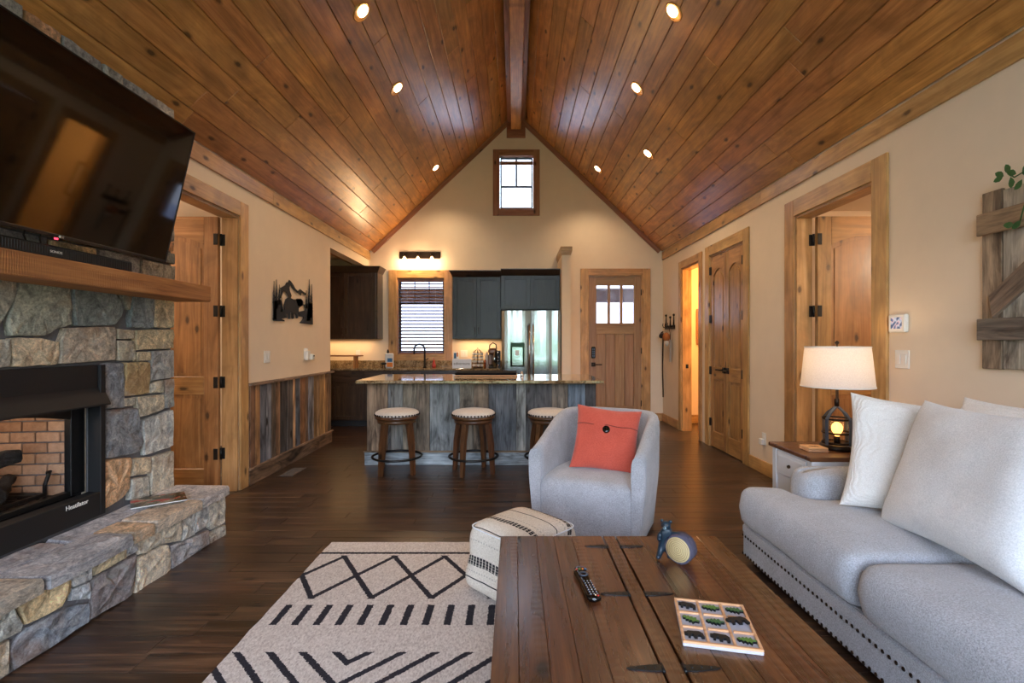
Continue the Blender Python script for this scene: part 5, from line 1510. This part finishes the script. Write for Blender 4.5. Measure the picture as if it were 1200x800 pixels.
bear_p = [(-.9, .0), (-.95, .3), (-.7, .35), (-.55, .55), (.1, .5), (.6, .55), (.9, .2), (.95, -.5), (.65, -.55), (.6, -.1), (.3, -.15), (.25, -.55), (-.05, -.55), (-.1, -.1), (-.35, -.1), (-.4, -.5), (-.65, -.5), (-.6, -.1)]
names = {(-1, 1): 'far left', (0, 1): 'far middle', (1, 1): 'far right', (-1, 0): 'middle left', (0, 0): 'centre', (1, 0): 'middle right', (-1, -1): 'near left', (0, -1): 'near middle', (1, -1): 'near right'}
lay = {(-1, 1): 'b', (0, 1): 't2', (1, 1): 't', (-1, 0): 't2', (0, 0): 't', (1, 0): 'b', (-1, -1): 'b', (0, -1): 'b', (1, -1): 't2'}
for (i, j), kd in lay.items():
    cs_ = .024; an = rnd.uniform(-.5, .3); fr = GF @ T(i * h * .665 + (-.006 if (i, j) == (1, 0) else 0), j * v_ * .665 + (.010 if (i, j) == (1, 0) else 0), .0104 + (.0065 if (i, j) == (1, 0) else 0), an)
    isb = kd == 'b'; pl = bear_p if isb else tree_p; s_ = .029 if (i, j) != (1, 0) else .034
    mb = MB(fr).prism([(a * s_, b * s_ * .95) for a, b in pl], 0, .0065)
    nm = 'bear_token' if isb else 'tree_token'
    o = thing(nm, ('black bear' if isb else 'dark green tree' if kd == 't' else 'light green tree') + ' game piece in the ' + names[(i, j)] + ' cell of the board', 'game piece', frame=fr, group='game pieces on the nine-cell board')
    mb.build('wooden_base', 'black', o)
    MB(fr).prism([(a * s_ * .93, b * s_ * .88) for a, b in pl], .0066, .0076).build('painted_top', 'black_matt' if isb else 'leaf3' if kd == 't' else 'leaf2', o)

# ------------------------------------------------------------------ armchair
CH = T(.625, 3.615, 0, R(-25))
ch = thing('armchair', 'light grey fabric barrel armchair facing the coffee table', 'armchair', frame=CH)
W2, D2 = .392, .405
def upath(n=44):
    """outer edge of the tub: front left round the back to front right, with outward normals"""
    pts = []; r = .26
    pts.append((-W2, -D2)); k = 6
    for i in range(1, k + 1): pts.append((-W2, -D2 + (D2 * 2 - r) * i / k))
    m = 10
    for i in range(1, m + 1): a = PI - (PI / 2) * i / m; pts.append((-W2 + r + r * math.cos(a), D2 - r + r * math.sin(a)))
    for i in range(1, 5): pts.append((-W2 + r + (2 * W2 - 2 * r) * i / 4, D2))
    for i in range(1, m + 1): a = PI / 2 - (PI / 2) * i / m; pts.append((W2 - r + r * math.cos(a), D2 - r + r * math.sin(a)))
    for i in range(1, k + 1): pts.append((W2, D2 - r - (D2 * 2 - r) * i / k))
    return pts
U = upath(); nU = len(U)
arcl = [0]
for i in range(1, nU): arcl.append(arcl[-1] + math.hypot(U[i][0] - U[i - 1][0], U[i][1] - U[i - 1][1]))
tot = arcl[-1]
vs = []; fs = []; K = 0
rings = []
for i, (x, y) in enumerate(U):
    a = U[max(i - 1, 0)]; b = U[min(i + 1, nU - 1)]; dx, dy = b[0] - a[0], b[1] - a[1]; L = math.hypot(dx, dy); nx_, ny_ = -dy / L, dx / L
    u = arcl[i] / tot; s_ = min(u, 1 - u) * 2          # 0 front of arm .. 1 middle of back
    e = min(1, s_ / .66); e = .35 * e * e * (3 - 2 * e) + .65 * math.sin(e * PI / 2) ** 1.15
    top = .615 + .205 * e; th = .082
    tp = lambda z: -.045 * max(0, 1 - z / .45)        # tuck in towards the floor
    sec = [(tp(.03), .03), (tp(.2), .20), (tp(.4), .40), (0, top - .10), (-.002, top - .05), (-.012, top - .018), (-.032, top - .003), (-.05, top), (-.062, top - .004), (-.075, top - .02), (-th, top - .05), (-th - .004, top - .12), (-th, .40), (-th, .20), (-th, .03)]
    K = len(sec)
    for (o_, z) in sec: vs.append((x + nx_ * o_, y + ny_ * o_, z))
for i in range(nU - 1):
    for j in range(K): fs.append([i * K + j, i * K + (j + 1) % K, (i + 1) * K + (j + 1) % K, (i + 1) * K + j])
fs.append(list(range(K))); fs.append([(nU - 1) * K + j for j in range(K)][::-1])
mb = MB(CH).add(vs, fs, True)
tub = mb.build('tub_back', 'chair', ch)
for p in tub.data.polygons:
    if len(p.vertices) > 4: p.use_smooth = False
# piping around the arm fronts
for xs_ in (0, nU - 1):
    pts = [vs[xs_ * K + j] for j in range(0, K)]
    MB(CH).tube([(p[0], p[1] - .001, p[2]) for p in pts], .0035, 6).build('arm_piping', 'chair', ch)
# seat: crowned cushion whose front drops to the floor
sw_ = W2 - .085
vs = []; fs = []; nx_, prof = 14, [(-.405, .035), (-.408, .15), (-.410, .28), (-.412, .355), (-.405, .395), (-.385, .420), (-.34, .433), (-.22, .446), (-.08, .448), (.08, .44), (.22, .43), (.30, .42)]
for j, (y, z) in enumerate(prof):
    for i in range(nx_ + 1):
        u = -1 + 2 * i / nx_; e_ = (1 - abs(u) ** 6)
        zz = z if z < .34 else z - .028 * (1 - e_) + .006 * (1 - u * u)
        yb_ = y - (.012 * (1 - u * u) if y < -.3 else 0) + (.012 * abs(u) ** 8 if y < -.3 else 0)
        vs.append((u * (sw_ + .002), yb_, zz))
for j in range(len(prof) - 1):
    for i in range(nx_): a = j * (nx_ + 1) + i; fs.append([a, a + 1, a + nx_ + 2, a + nx_ + 1])
MB(CH).add(vs, fs, True).build('seat_cushion', 'chair', ch, nofix=True)
bx('seat_base', 'chair', ch, -sw_, sw_, -.38, .30, .04, .34, .01, frame=CH)
MB(CH).lathe([(.20, .0), (.20, .018), (.05, .03), (.05, .05)], 28).build('swivel_base', 'black', ch)

# pillow maker
def pillow(name, mat, root, fr, w_, h_, t_, n=18, pinch=.07, seed=0, wr=.006, sag=0.0):
    mb = MB(fr); vs = []; top = {}; 
    def pos(u, v, sgn):
        e = max(0.0, (1 - u ** 4) * (1 - v ** 4)); th = t_ * .5 * e ** .55
        px_ = 1 - pinch * (1 - abs(v) ** 1.5) * 0 ; x = u * w_ / 2 * (1 - pinch * (1 - v * v) * abs(u) ** 2); y = v * h_ / 2 * (1 - pinch * (1 - u * u) * abs(v) ** 2)
        k = noise.noise((u * 2.2 + seed, v * 2.2, sgn * 3 + seed)) * wr * 1.6 + noise.noise((u * 6 + seed, v * 6, sgn + seed)) * wr * .8 * (.4 + abs(u) ** 2 + abs(v) ** 2)
        y -= sag * (1 - u * u) * (v > 0) * v
        return (x, y, sgn * th + k * (e ** .3))
    idx = {}
    for s_ in (1, -1):
        for j in range(n + 1):
            for i in range(n + 1):
                rim_ = i in (0, n) or j in (0, n)
                if s_ < 0 and rim_: idx[(s_, i, j)] = idx[(1, i, j)]; continue
                u = math.sin((-1 + 2 * i / n) * PI / 2); v = math.sin((-1 + 2 * j / n) * PI / 2)
                idx[(s_, i, j)] = len(vs); vs.append(pos(u, v, s_))
    fs = []
    for s_ in (1, -1):
        for j in range(n):
            for i in range(n):
                f = [idx[(s_, i, j)], idx[(s_, i + 1, j)], idx[(s_, i + 1, j + 1)], idx[(s_, i, j + 1)]]
                fs.append(f if s_ > 0 else f[::-1])
    mb.add(vs, fs, True); o = mb.build(name, mat, root); return soft(o, 1)
# coral cushion: frame x right, y up the cushion, z facing out
def lean(x, y, z, yaw, back, roll=0):
    """x right, y up, z towards the viewer side; 'back' tips the top away"""
    return T(x, y, z, yaw) @ Matrix.Rotation(R(90) - back, 4, 'X') @ Matrix.Rotation(roll, 4, 'Z')
KF = lean(.655, 3.56, .645, R(-10), R(28), R(-6))
cp_ = thing('throw_pillow', 'coral red square cushion with one dark button on the grey armchair', 'cushion', frame=KF)
pillow('cover', 'coral', cp_, KF, .47, .48, .15, seed=3, wr=.012, pinch=.09)
sl = MB(KF); sl.tube([(-.215 + .43 * i / 16, .075 + .004 * math.sin(i), .5 * .15 * (max(0, (1 - ((-1 + 2 * i / 16) * .93) ** 4) * (1 - .33 ** 4))) ** .55 + .005) for i in range(17)], .0028, 6)
sl.build('seam', 'coral_dark', cp_)
MB(KF).lathe([(.0001, .070), (.024, .070), (.028, .078), (.025, .086), (.014, .089), (.0001, .087)], 20, Matrix.Translation((-.005, .045, 0)), cap=False).build('button', 'black_gloss', cp_)

# ------------------------------------------------------------------ sofa
so = thing('sofa', 'long light grey fabric sofa with dark nailhead trim along the right wall', 'sofa', (1.95, 1.95, 0))
SX0, SX1, SY0, SY1 = 1.40, 2.47, .75, 3.06
bs = MB().box(SX0, SX1, SY0, SY1, .025, .235, .018).build('base', 'sofa', so)
bx('base_band', 'sofa', so, SX0 - .004, SX0 + .05, SY0 + .005, SY1 - .005, .172, .232, .012)
nm_ = MB()
for zz in (.158, .048):
    yy = SY0 + .02
    while yy < SY1 - .01: nm_.ball((SX0 - .001, yy, zz), .0085, 8, 2, (.55, 1, 1)); yy += .034
yy = SX0 + .03
while yy < SX1: nm_.ball((yy, SY1 + .001, .158), .0085, 8, 2, (1, .55, 1)); yy += .034
nm_.build('nailheads', 'bronze', so, kind='stuff')
for a in (SX0 + .05, SX1 - .1):
    for b in (SY0 + .05, SY1 - .1): bx('foot', 'bronze', so, a, a + .05, b, b + .05, .0, .025, .003)
def soft_prism(poly, z0, z1, r, crown_=.012, k=4, rc=.05, mc=5, ctr=None):
    """rounded plan outline lofted with rounded top and bottom edges"""
    n = len(poly); pts = []
    for i in range(n):
        p0, p1, p2 = Vector(poly[i - 1]), Vector(poly[i]), Vector(poly[(i + 1) % n])
        d0 = (p0 - p1).normalized(); d1 = (p2 - p1).normalized(); a, b = p1 + d0 * rc, p1 + d1 * rc
        for j in range(mc + 1):
            t = j / mc; q = a * (1 - t) ** 2 + p1 * 2 * t * (1 - t) + b * t * t; pts.append(q)
        nxt = p2 - d1 * rc
        for j in range(1, 12): pts.append(b.lerp(nxt, j / 12))
    m = len(pts); ar = sum(pts[i].x * pts[(i + 1) % m].y - pts[(i + 1) % m].x * pts[i].y for i in range(m)); sg = 1 if ar > 0 else -1
    nr = []
    for i in range(m):
        d = (pts[(i + 1) % m] - pts[i - 1]).normalized(); nr.append(Vector((-d.y, d.x)) * sg)
    mb = MB(); vs = []; fs = []; rings_ = []
    for j in range(k + 1): a = PI / 2 * j / k; rings_.append((r * (1 - math.sin(a)), z0 + r * (1 - math.cos(a))))
    rings_ += [(0 - .008, (z0 + z1) / 2)]
    for j in range(k + 1): a = PI / 2 * j / k; rings_.append((r * (1 - math.cos(a)), z1 - r + r * math.sin(a)))
    for off, z in rings_:
        for i in range(m): q = pts[i] + nr[i] * off; vs.append((q.x, q.y, z))
    cx = sum(p.x for p in pts) / m; cy = sum(p.y for p in pts) / m
    if ctr: cx, cy = ctr
    last = [Vector(v) for v in vs[-m:]]
    for t in (.85, .6, .3):
        for q in last: vs.append((cx + (q.x - cx) * t, cy + (q.y - cy) * t, z1 + crown_ * (1 - t ** 2)))
    R_ = len(vs) // m; vs.append((cx, cy, z1 + crown_)); top = len(vs) - 1
    for j in range(R_ - 1):
        for i in range(m): fs.append([j * m + i, j * m + (i + 1) % m, (j + 1) * m + (i + 1) % m, (j + 1) * m + i])
    for i in range(m): fs.append([(R_ - 1) * m + i, (R_ - 1) * m + (i + 1) % m, top])
    fs.append(list(range(m))[::-1])
    for q_ in range(len(vs)):
        v = Vector(vs[q_]); v += Vector(noise.noise_vector(v * 4.5)) * .008; vs[q_] = v
    mb.add(vs, fs, True); return mb
soft_prism([(1.355, 2.012), (2.22, 2.012), (2.22, 2.80), (1.655, 2.80), (1.655, 3.05), (1.355, 3.05)], .237, .462, .065, .022, ctr=(1.60, 2.45), rc=.10).build('seat_cushion', 'sofa', so)
soft_prism([(1.355, .78), (1.655, .78), (1.655, 1.02), (2.22, 1.02), (2.22, 2.004), (1.355, 2.004)], .237, .462, .065, .022, ctr=(1.60, 1.40), rc=.10).build('seat_cushion', 'sofa', so)
# rolled low arms
for (ya, yb) in ((2.81, 3.06), (.75, 1.0)):
    mb = soft_prism([(1.66, ya), (2.30, ya), (2.30, yb), (1.66, yb)], .24, .59, .072, .012, rc=.11); mb.build('arm', 'sofa', so)
soft_prism([(2.235, .76), (2.47, .76), (2.47, 3.05), (2.235, 3.05)], .24, .84, .08, .01, rc=.10).build('back', 'sofa', so)
# sofa cushions (they face -X and lean back)
def wlean(x, y, z, yaw, back, roll=0): return lean(x, y, z, R(-90) + yaw, back, roll)
P1 = lean(2.03, 2.52, .745, R(-33), R(20), R(-5))
t = thing('throw_pillow', 'plain off-white linen-textured pillow leaning beside the sofa\'s far arm', 'pillow', frame=P1, group='loose pillows on the sofa')
pillow('cover', 'quilt', t, P1, .60, .62, .17, seed=11, wr=.018, pinch=.10)
P3 = wlean(2.225, 2.24, .785, R(0), R(13), R(0))
t = thing('throw_pillow', 'white quilted pillow standing upright at the back behind the large linen pillow', 'pillow', frame=P3, group='loose pillows on the sofa')
pillow('cover', 'quilt', t, P3, .58, .56, .15, seed=5, wr=.008)
P2 = wlean(1.862, 2.025, .765, R(-7), R(20), R(2))
t = thing('throw_pillow', 'large smooth pale linen pillow in front, nearest the camera on the sofa', 'pillow', frame=P2, group='loose pillows on the sofa')
pillow('cover', 'linen', t, P2, .86, .64, .20, seed=8, wr=.010, pinch=.10)
P4 = wlean(2.21, 1.70, .78, R(0), R(14), R(0))
t = thing('throw_pillow', 'grey pillow with a slate blue band at the right edge of the photo', 'pillow', frame=P4, group='loose pillows on the sofa')
pillow('cover', 'grey_pillow', t, P4, .50, .50, .14, seed=15)
# ------------------------------------------------------------------ end table and lamp
et = thing('end_table', 'white end table with dark wooden top between sofa and bedroom doorway', 'side table', (2.15, 3.34, 0))
EX0, EX1, EY0, EY1, EZ = 1.835, 2.47, 3.085, 3.60, .62
bx('table_top', 'walnut', et, EX0, EX1, EY0, EY1, EZ - .028, EZ, .005)
bx('side', 'white_paint', et, EX0 + .03, EX0 + .045, EY0 + .05, EY1 - .05, .12, EZ - .029, .002)
bx('side', 'white_paint', et, EX1 - .045, EX1 - .03, EY0 + .05, EY1 - .05, .12, EZ - .029, .002)
bx('apron', 'white_paint', et, EX0 + .05, EX1 - .05, EY0 + .03, EY0 + .045, .12, EZ - .029, .002)
bx('apron', 'white_paint', et, EX0 + .05, EX1 - .05, EY1 - .045, EY1 - .03, .12, EZ - .029, .002)
for a in (EX0 + .02, EX1 - .07):
    for b in (EY0 + .02, EY1 - .07): bx('leg', 'white_paint', et, a, a + .05, b, b + .05, 0, EZ - .029, .003)
dd = bx('drawer', 'white_paint', et, EX0 + .018, EX0 + .03, EY0 + .085, EY1 - .085, .42, EZ - .045, .003)
bx('drawer_panel', 'white_paint', dd, EX0 + .014, EX0 + .018, EY0 + .11, EY1 - .11, .445, EZ - .07, .002)
MB().ball((EX0 + .006, (EY0 + EY1) / 2, .50), .012, 10, 3).build('knob', 'bronze', dd)

lx, ly = 2.165, 3.34
lp_ = thing('table_lamp', 'table lamp with white drum shade and caged glowing bulb base', 'lamp', (lx, ly, EZ))
L0 = Matrix.Translation((lx, ly, EZ))
MB(L0).lathe([(.100, .0005), (.104, .006), (.104, .028), (.096, .034), (.0001, .036)], 36).build('base', 'bronze', lp_)
cg = MB(L0)
for i in range(4):
    a = R(20) + i * PI / 2; ca, sa = math.cos(a), math.sin(a); fr = Matrix.Rotation(a, 4, 'Z')
    def P(r, z): return (r, z)
    prof = [(.094, .034), (.094, .205), (.062, .245), (.012, .282)]
    for j in range(3):
        (r0, z0_), (r1, z1_) = prof[j], prof[j + 1]
        d = Vector((r1 - r0, 0, z1_ - z0_)); L = d.length; an = math.atan2(d.x, d.z)
        m = fr @ Matrix.Translation((r0, 0, z0_)) @ Matrix.Rotation(an, 4, 'Y')
        cg.box(-.004, .004, -.011, .011, -.002, L + .003, .001, m)
cg.build('cage', 'steel_dark', lp_)
for z, r in ((.205, .086), (.112, .088), (.045, .088)): MB(L0).lathe([(r, z - .006), (r + .003, z - .006), (r + .003, z + .006), (r, z + .006), (r, z - .006)], 36, cap=False).build('cage_ring', 'bronze', lp_)
MB(L0).lathe([(.078, .036), (.078, .20)], 32, cap=False).build('glass_cylinder', 'clear', lp_)
MB(L0).lathe([(.019, .036), (.019, .08), (.016, .086)], 16).build('bulb_socket', 'bronze', lp_)
eb = MB(L0).lathe([(.013, .087), (.018, .10), (.032, .125), (.034, .145), (.028, .165), (.014, .178), (.0001, .182)], 20, cap=False).build('filament_bulb', 'bulb_amber', lp_)
MB(L0).lathe([(.013, .282), (.013, .335), (.009, .34), (.009, .40)], 14).build('neck', 'bronze', lp_)
sp_ = MB(L0)
for i in range(3): a = 2 * PI * i / 3; sp_.tube([(0, 0, .675), (.10 * math.cos(a), .10 * math.sin(a), .675), (.189 * math.cos(a), .189 * math.sin(a), .68)], .002, 5)
sp_.cyl((0, 0, .40), (0, 0, .69), .003).build('harp', 'bronze', lp_)
sd = MB(L0)
sd.lathe([(.216, .418), (.190, .686)], 56, cap=False)
sd.build('shade', 'shade', lp_)
MB(L0).lathe([(.2155, .416), (.218, .416), (.2175, .425), (.2155, .425), (.2155, .416)], 56, cap=False).build('shade_trim', 'white', lp_)
MB(L0).lathe([(.190, .680), (.193, .680), (.1925, .688), (.190, .688), (.190, .680)], 56, cap=False).build('shade_trim', 'white', lp_)
MB(L0).lathe([(.004, .688), (.006, .70), (.014, .712), (.010, .722), (.0001, .728)], 16, cap=False).build('finial', 'bronze', lp_)
MB(L0).ball((0, 0, .53), .03, 12, 5, (1, 1, 1.3)).build('upper_bulb', 'bulb', lp_)
point('lamp_light', (lx, ly, EZ + .60), LAMP_W, (1, .70, .42), .06)
point('lamp_filament_light', (lx, ly, EZ + .14), .9, (1, .52, .18), .045)

co = thing('coaster_set', 'pale wooden block with a small dark emblem on the end table', 'coaster', (2.02, 3.30, EZ), R(10))
CF = T(1.985, 3.30, EZ + .0005, R(-4))
bx('coaster', 'plywood', co, -.065, .065, -.06, .06, 0, .012, .003, frame=CF); bx('coaster', 'plywood', co, -.063, .063, -.058, .062, .0125, .026, .003, frame=CF)
MB(CF).prism([(a * .03, b * .025 + .005) for a, b in bear_p], .0262, .0272).build('emblem', 'bronze', co)
wl_ = thing('white_ornament', 'small rounded white object right of the lamp on the end table', 'ornament', (2.22, 3.22, EZ))
MB().ball((2.235, 3.20, EZ + .022), .022, 12, 4, (1.1, 1, 1)).build('body', 'white', wl_); MB().lathe([(.016, EZ), (.018, EZ + .006)], 12, Matrix.Translation((2.235, 3.20, 0))).build('foot', 'stoolseat', wl_)

# ------------------------------------------------------------------ right wall fittings
tm = thing('thermostat', 'white wall thermostat with square lit display above the double light switch', 'thermostat', (XR, 3.27, 1.395))
bx('case', 'white', tm, XR - .03, XR, 3.20, 3.345, 1.40, 1.52, .008)
def disp_mat():
    m, t, b = newmat('thermostat_display'); v, oi = ocoord(t, False)
    g = noi(t, v, 26, 1); col = ramp(t, g, [(.40, c(70, 84, 120)), (.5, c(190, 200, 220)), (.58, c(226, 190, 190)), (.64, c(90, 110, 150))])
    t.links.new(col, b.inputs['Base Color']); t.links.new(col, b.inputs['Emission Color']); b.inputs['Emission Strength'].default_value = .25; b.inputs['Roughness'].default_value = .15; return m
M['display'] = disp_mat()
bx('display', 'display', tm, XR - .0315, XR - .0295, 3.225, 3.32, 1.425, 1.50, .001)
switch_plate('light_switch', 'white double light switch on the right wall below the thermostat', 'switch', XR, 3.255, 1.225, -1, 2)
ol = switch_plate('wall_outlet', 'low white outlet with a plugged-in white adapter right of the closet doors', 'outlet', XR, 5.06, .36, -1, 1, True)
bx('plug_adapter', 'white', ol, XR - .045, XR - .0105, 5.03, 5.09, .30, .36, .005)

# barn-board wall panel
wp = thing('barn_wood_panel', 'rustic barn-board shutter panel with Z brace on the right wall', 'wall panel', (XR, 2.36, 1.2))
PC = [(138,118,98), (158,148,134), (120,92,66), (164,154,142), (136,110,86), (126,118,110)]
yy = 2.682
for i, col in enumerate(PC):
    bx('board', 'barn', wp, XR - .022 - rnd.uniform(0, .003), XR - .003, yy - .112, yy - .002, 1.195 + rnd.uniform(-.006, .006), 2.125 + rnd.uniform(-.008, .008), .003, color=c(*col)); yy -= .114
bx('cross_board', 'barn', wp, XR - .045, XR - .026, 2.02, 2.692, 1.905, 2.02, .004, color=c(136, 112, 88))
bx('cross_board', 'barn', wp, XR - .045, XR - .026, 2.02, 2.690, 1.345, 1.46, .004, color=c(106, 94, 84))
dy, dz = -.56, .44; L = math.hypot(dy, dz)
fr = Matrix(((0, 0, -1, XR - .026), (dy / L, dz / L * 1, 0, 2.60), (dz / L, -dy / L, 0, 1.462), (0, 0, 0, 1)))
MB(fr).prism([(.0, .0), (L, 0.02), (L + .0, .12), (.06, .105)], 0, .019).build('brace', barn(0), wp, color=c(110, 92, 78))
gl = thing('leafy_garland', 'green eucalyptus sprigs hanging over the rustic barn-board panel', 'garland', (XR - .05, 2.42, 2.2))
GP = [(2.49, 2.17), (2.46, 2.15), (2.42, 2.16), (2.38, 2.10), (2.30, 2.06), (2.22, 1.98), (2.12, 2.0)]
MB().tube([(XR - .06 - .01 * math.sin(i), y_, z_) for i, (y_, z_) in enumerate(GP)], .004, 6).tube([(XR - .06, 2.38, 2.10), (XR - .07, 2.41, 2.0), (XR - .07, 2.43, 1.93)], .003, 6).build('stem', 'leaf', gl)
def leaf_(y_, z_, an, L=.05, x_=None, tw=0):
    fr = Matrix.Translation((x_ or XR - .065 - rnd.uniform(0, .03), y_, z_)) @ Matrix.Rotation(an, 4, 'X') @ Matrix.Rotation(tw, 4, 'Y')
    mb = MB(fr); pts = [(0, 0), (.012, .3 * L), (.016, .55 * L), (.010, .85 * L), (0, L), (-.010, .85 * L), (-.016, .55 * L), (-.012, .3 * L)]
    vs = [(0, b, a * 1.0) for a, b in pts]; vs2 = [(.0012 + .004 * math.sin(b / L * 3), b, a) for a, b in pts]
    vs = [(.004 * math.sin(b / L * 3), b, a) for a, b in pts]
    n = len(pts); mb.add(vs + vs2, [list(range(n))[::-1], list(range(n, 2 * n))] + [[i, (i + 1) % n, n + (i + 1) % n, n + i] for i in range(n)])
    mb.build('leaf', 'leaf', gl)
for y_, z_, an in ((2.49, 2.165, .6), (2.49, 2.17, -.3), (2.485, 2.175, 1.3), (2.455, 2.15, -1.6), (2.44, 1.91, .2), (2.43, 1.93, -.6), (2.44, 2.16, .5), (2.42, 2.15, 2.0), (2.40, 2.12, -.8), (2.36, 2.09, 1.1), (2.33, 2.08, -1.2), (2.28, 2.04, .9), (2.24, 2.0, -1.0), (2.20, 1.98, 1.2), (2.15, 1.99, -.7), (2.12, 2.0, 3.0), (2.38, 2.10, 2.6), (2.31, 2.06, 2.9)):
    leaf_(y_, z_, an, .055)

# hook rack by the entrance with hanging things, walking stick
hr = thing('hook_rack', 'small dark coat hook rack between the entrance door and bathroom doorway', 'rack', (XR, 8.12, 1.55))
bx('rail', 'bronze', hr, XR - .02, XR, 7.86, 8.36, 1.56, 1.62, .004)
for i in range(4):
    y_ = 7.92 + i * .13
    MB().tube([(XR - .02, y_, 1.60), (XR - .05, y_, 1.59), (XR - .065, y_, 1.62), (XR - .06, y_, 1.66)], .007, 6).build('hook', 'bronze', hr)
for y_, h_ in ((7.90, .16), (8.08, .13), (8.30, .17)): MB().cyl((XR - .012, y_, 1.62), (XR - .012, y_, 1.62 + h_), .013, .006, 8).ball((XR - .012, y_, 1.62 + h_), .02, 8, 3).build('finial', 'bronze', hr)
cpb = thing('cap', 'tan and dark cap hanging from the hook rack', 'hat', (XR - .08, 8.05, 1.38))
MB().ball((XR - .085, 8.05, 1.43), .075, 14, 5, (.7, 1.3, 1)).build('crown', 'basket', cpb); MB().ball((XR - .12, 8.20, 1.45), .06, 12, 4, (.6, 1.2, .7)).build('brim', 'black_matt', cpb)
MB().ball((XR - .09, 8.02, 1.33), .045, 12, 4, (.8, 1.1, 1)).build('tassel', 'stoolseat', cpb)
ls = thing('dog_leash', 'short grey strap hanging below the cap on the hook rack', 'strap', (XR - .05, 8.0, 1.05))
bx('strap', 'grey_pillow', ls, XR - .045, XR - .035, 7.95, 8.02, 1.03, 1.38, .003); MB().tube([(XR - .04, 7.985, 1.38), (XR - .045, 7.985, 1.5), (XR - .06, 7.99, 1.60)], .006, 6).build('loop', 'bronze', ls)
wk = thing('walking_stick', 'thin dark walking stick leaning in the corner beside the entrance door', 'walking stick', (XR - .03, 8.42, .4))
MB().tube([(XR - .03, 8.40, .42), (XR - .035, 8.42, .9), (XR - .03, 8.41, 1.50)], [.011, .012, .014], 8).build('shaft', 'bronze', wk); MB().tube([(XR - .05, 8.40, 1.46), (XR - .05, 8.46, 1.50), (XR - .05, 8.36, 1.52)], .012, 8).build('handle', 'bronze', wk)

# ------------------------------------------------------------------ recessed downlights
CN = {(-1, 0): 'recessed downlight on the left ceiling slope, nearest the camera', (-1, 1): 'recessed downlight on the left ceiling slope, middle one of three', (-1, 2): 'recessed downlight on the left ceiling slope, nearest the gable window',
      (1, 0): 'recessed downlight on the right ceiling slope, nearest the camera', (1, 1): 'recessed downlight on the right slope, second from the camera', (1, 2): 'recessed downlight on the right slope, farthest and close to the gable', (1, 3): 'recessed downlight on the right slope, lowest and nearest the side wall'}
can0 = None
def can_tree():
    t = thing('recessed_light', 'x', 'ceiling light', (0, 0, 0), 0, 'downlights in the pine ceiling')
    MB().lathe([(.088, .0), (.086, .006), (.078, .008), (.0, .008)][:3] + [(.074, .003)], 32, cap=False).build('trim_ring', 'can_cone', t)
    MB().lathe([(.074, .0035), (.055, .0015), (.0001, .0015)], 28, cap=False).build('reflector', 'can_cone', t)
    MB().lathe([(.052, .0), (.050, .008), (.03, .012), (.0001, .013)], 28, Matrix.Translation((-.014, 0, .002)), cap=False).build('bulb', 'can_disc', t)
    return t
for (side, k_), (u, Y) in {(-1, 0): (1.30, 4.10), (-1, 1): (1.30, 5.33), (-1, 2): (1.285, 7.80), (1, 0): (1.30, 4.10), (1, 1): (1.30, 5.33), (1, 2): (1.30, 7.80), (1, 3): (1.67, 6.25)}.items():
    fr = slope(side) @ Matrix.Translation((u / math.cos(AL), Y * (1 if side < 0 else -1), .0185))
    if can0 is None: can0 = can_tree(); can0.matrix_basis = fr; o = can0
    else: o = copy_tree(can0, None, fr)
    o['label'] = CN[(side, k_)]
    p = fr @ Vector((0, 0, .05))
    point('downlight', p, CAN_W, (1, .74, .46), .05, spot=R(125))
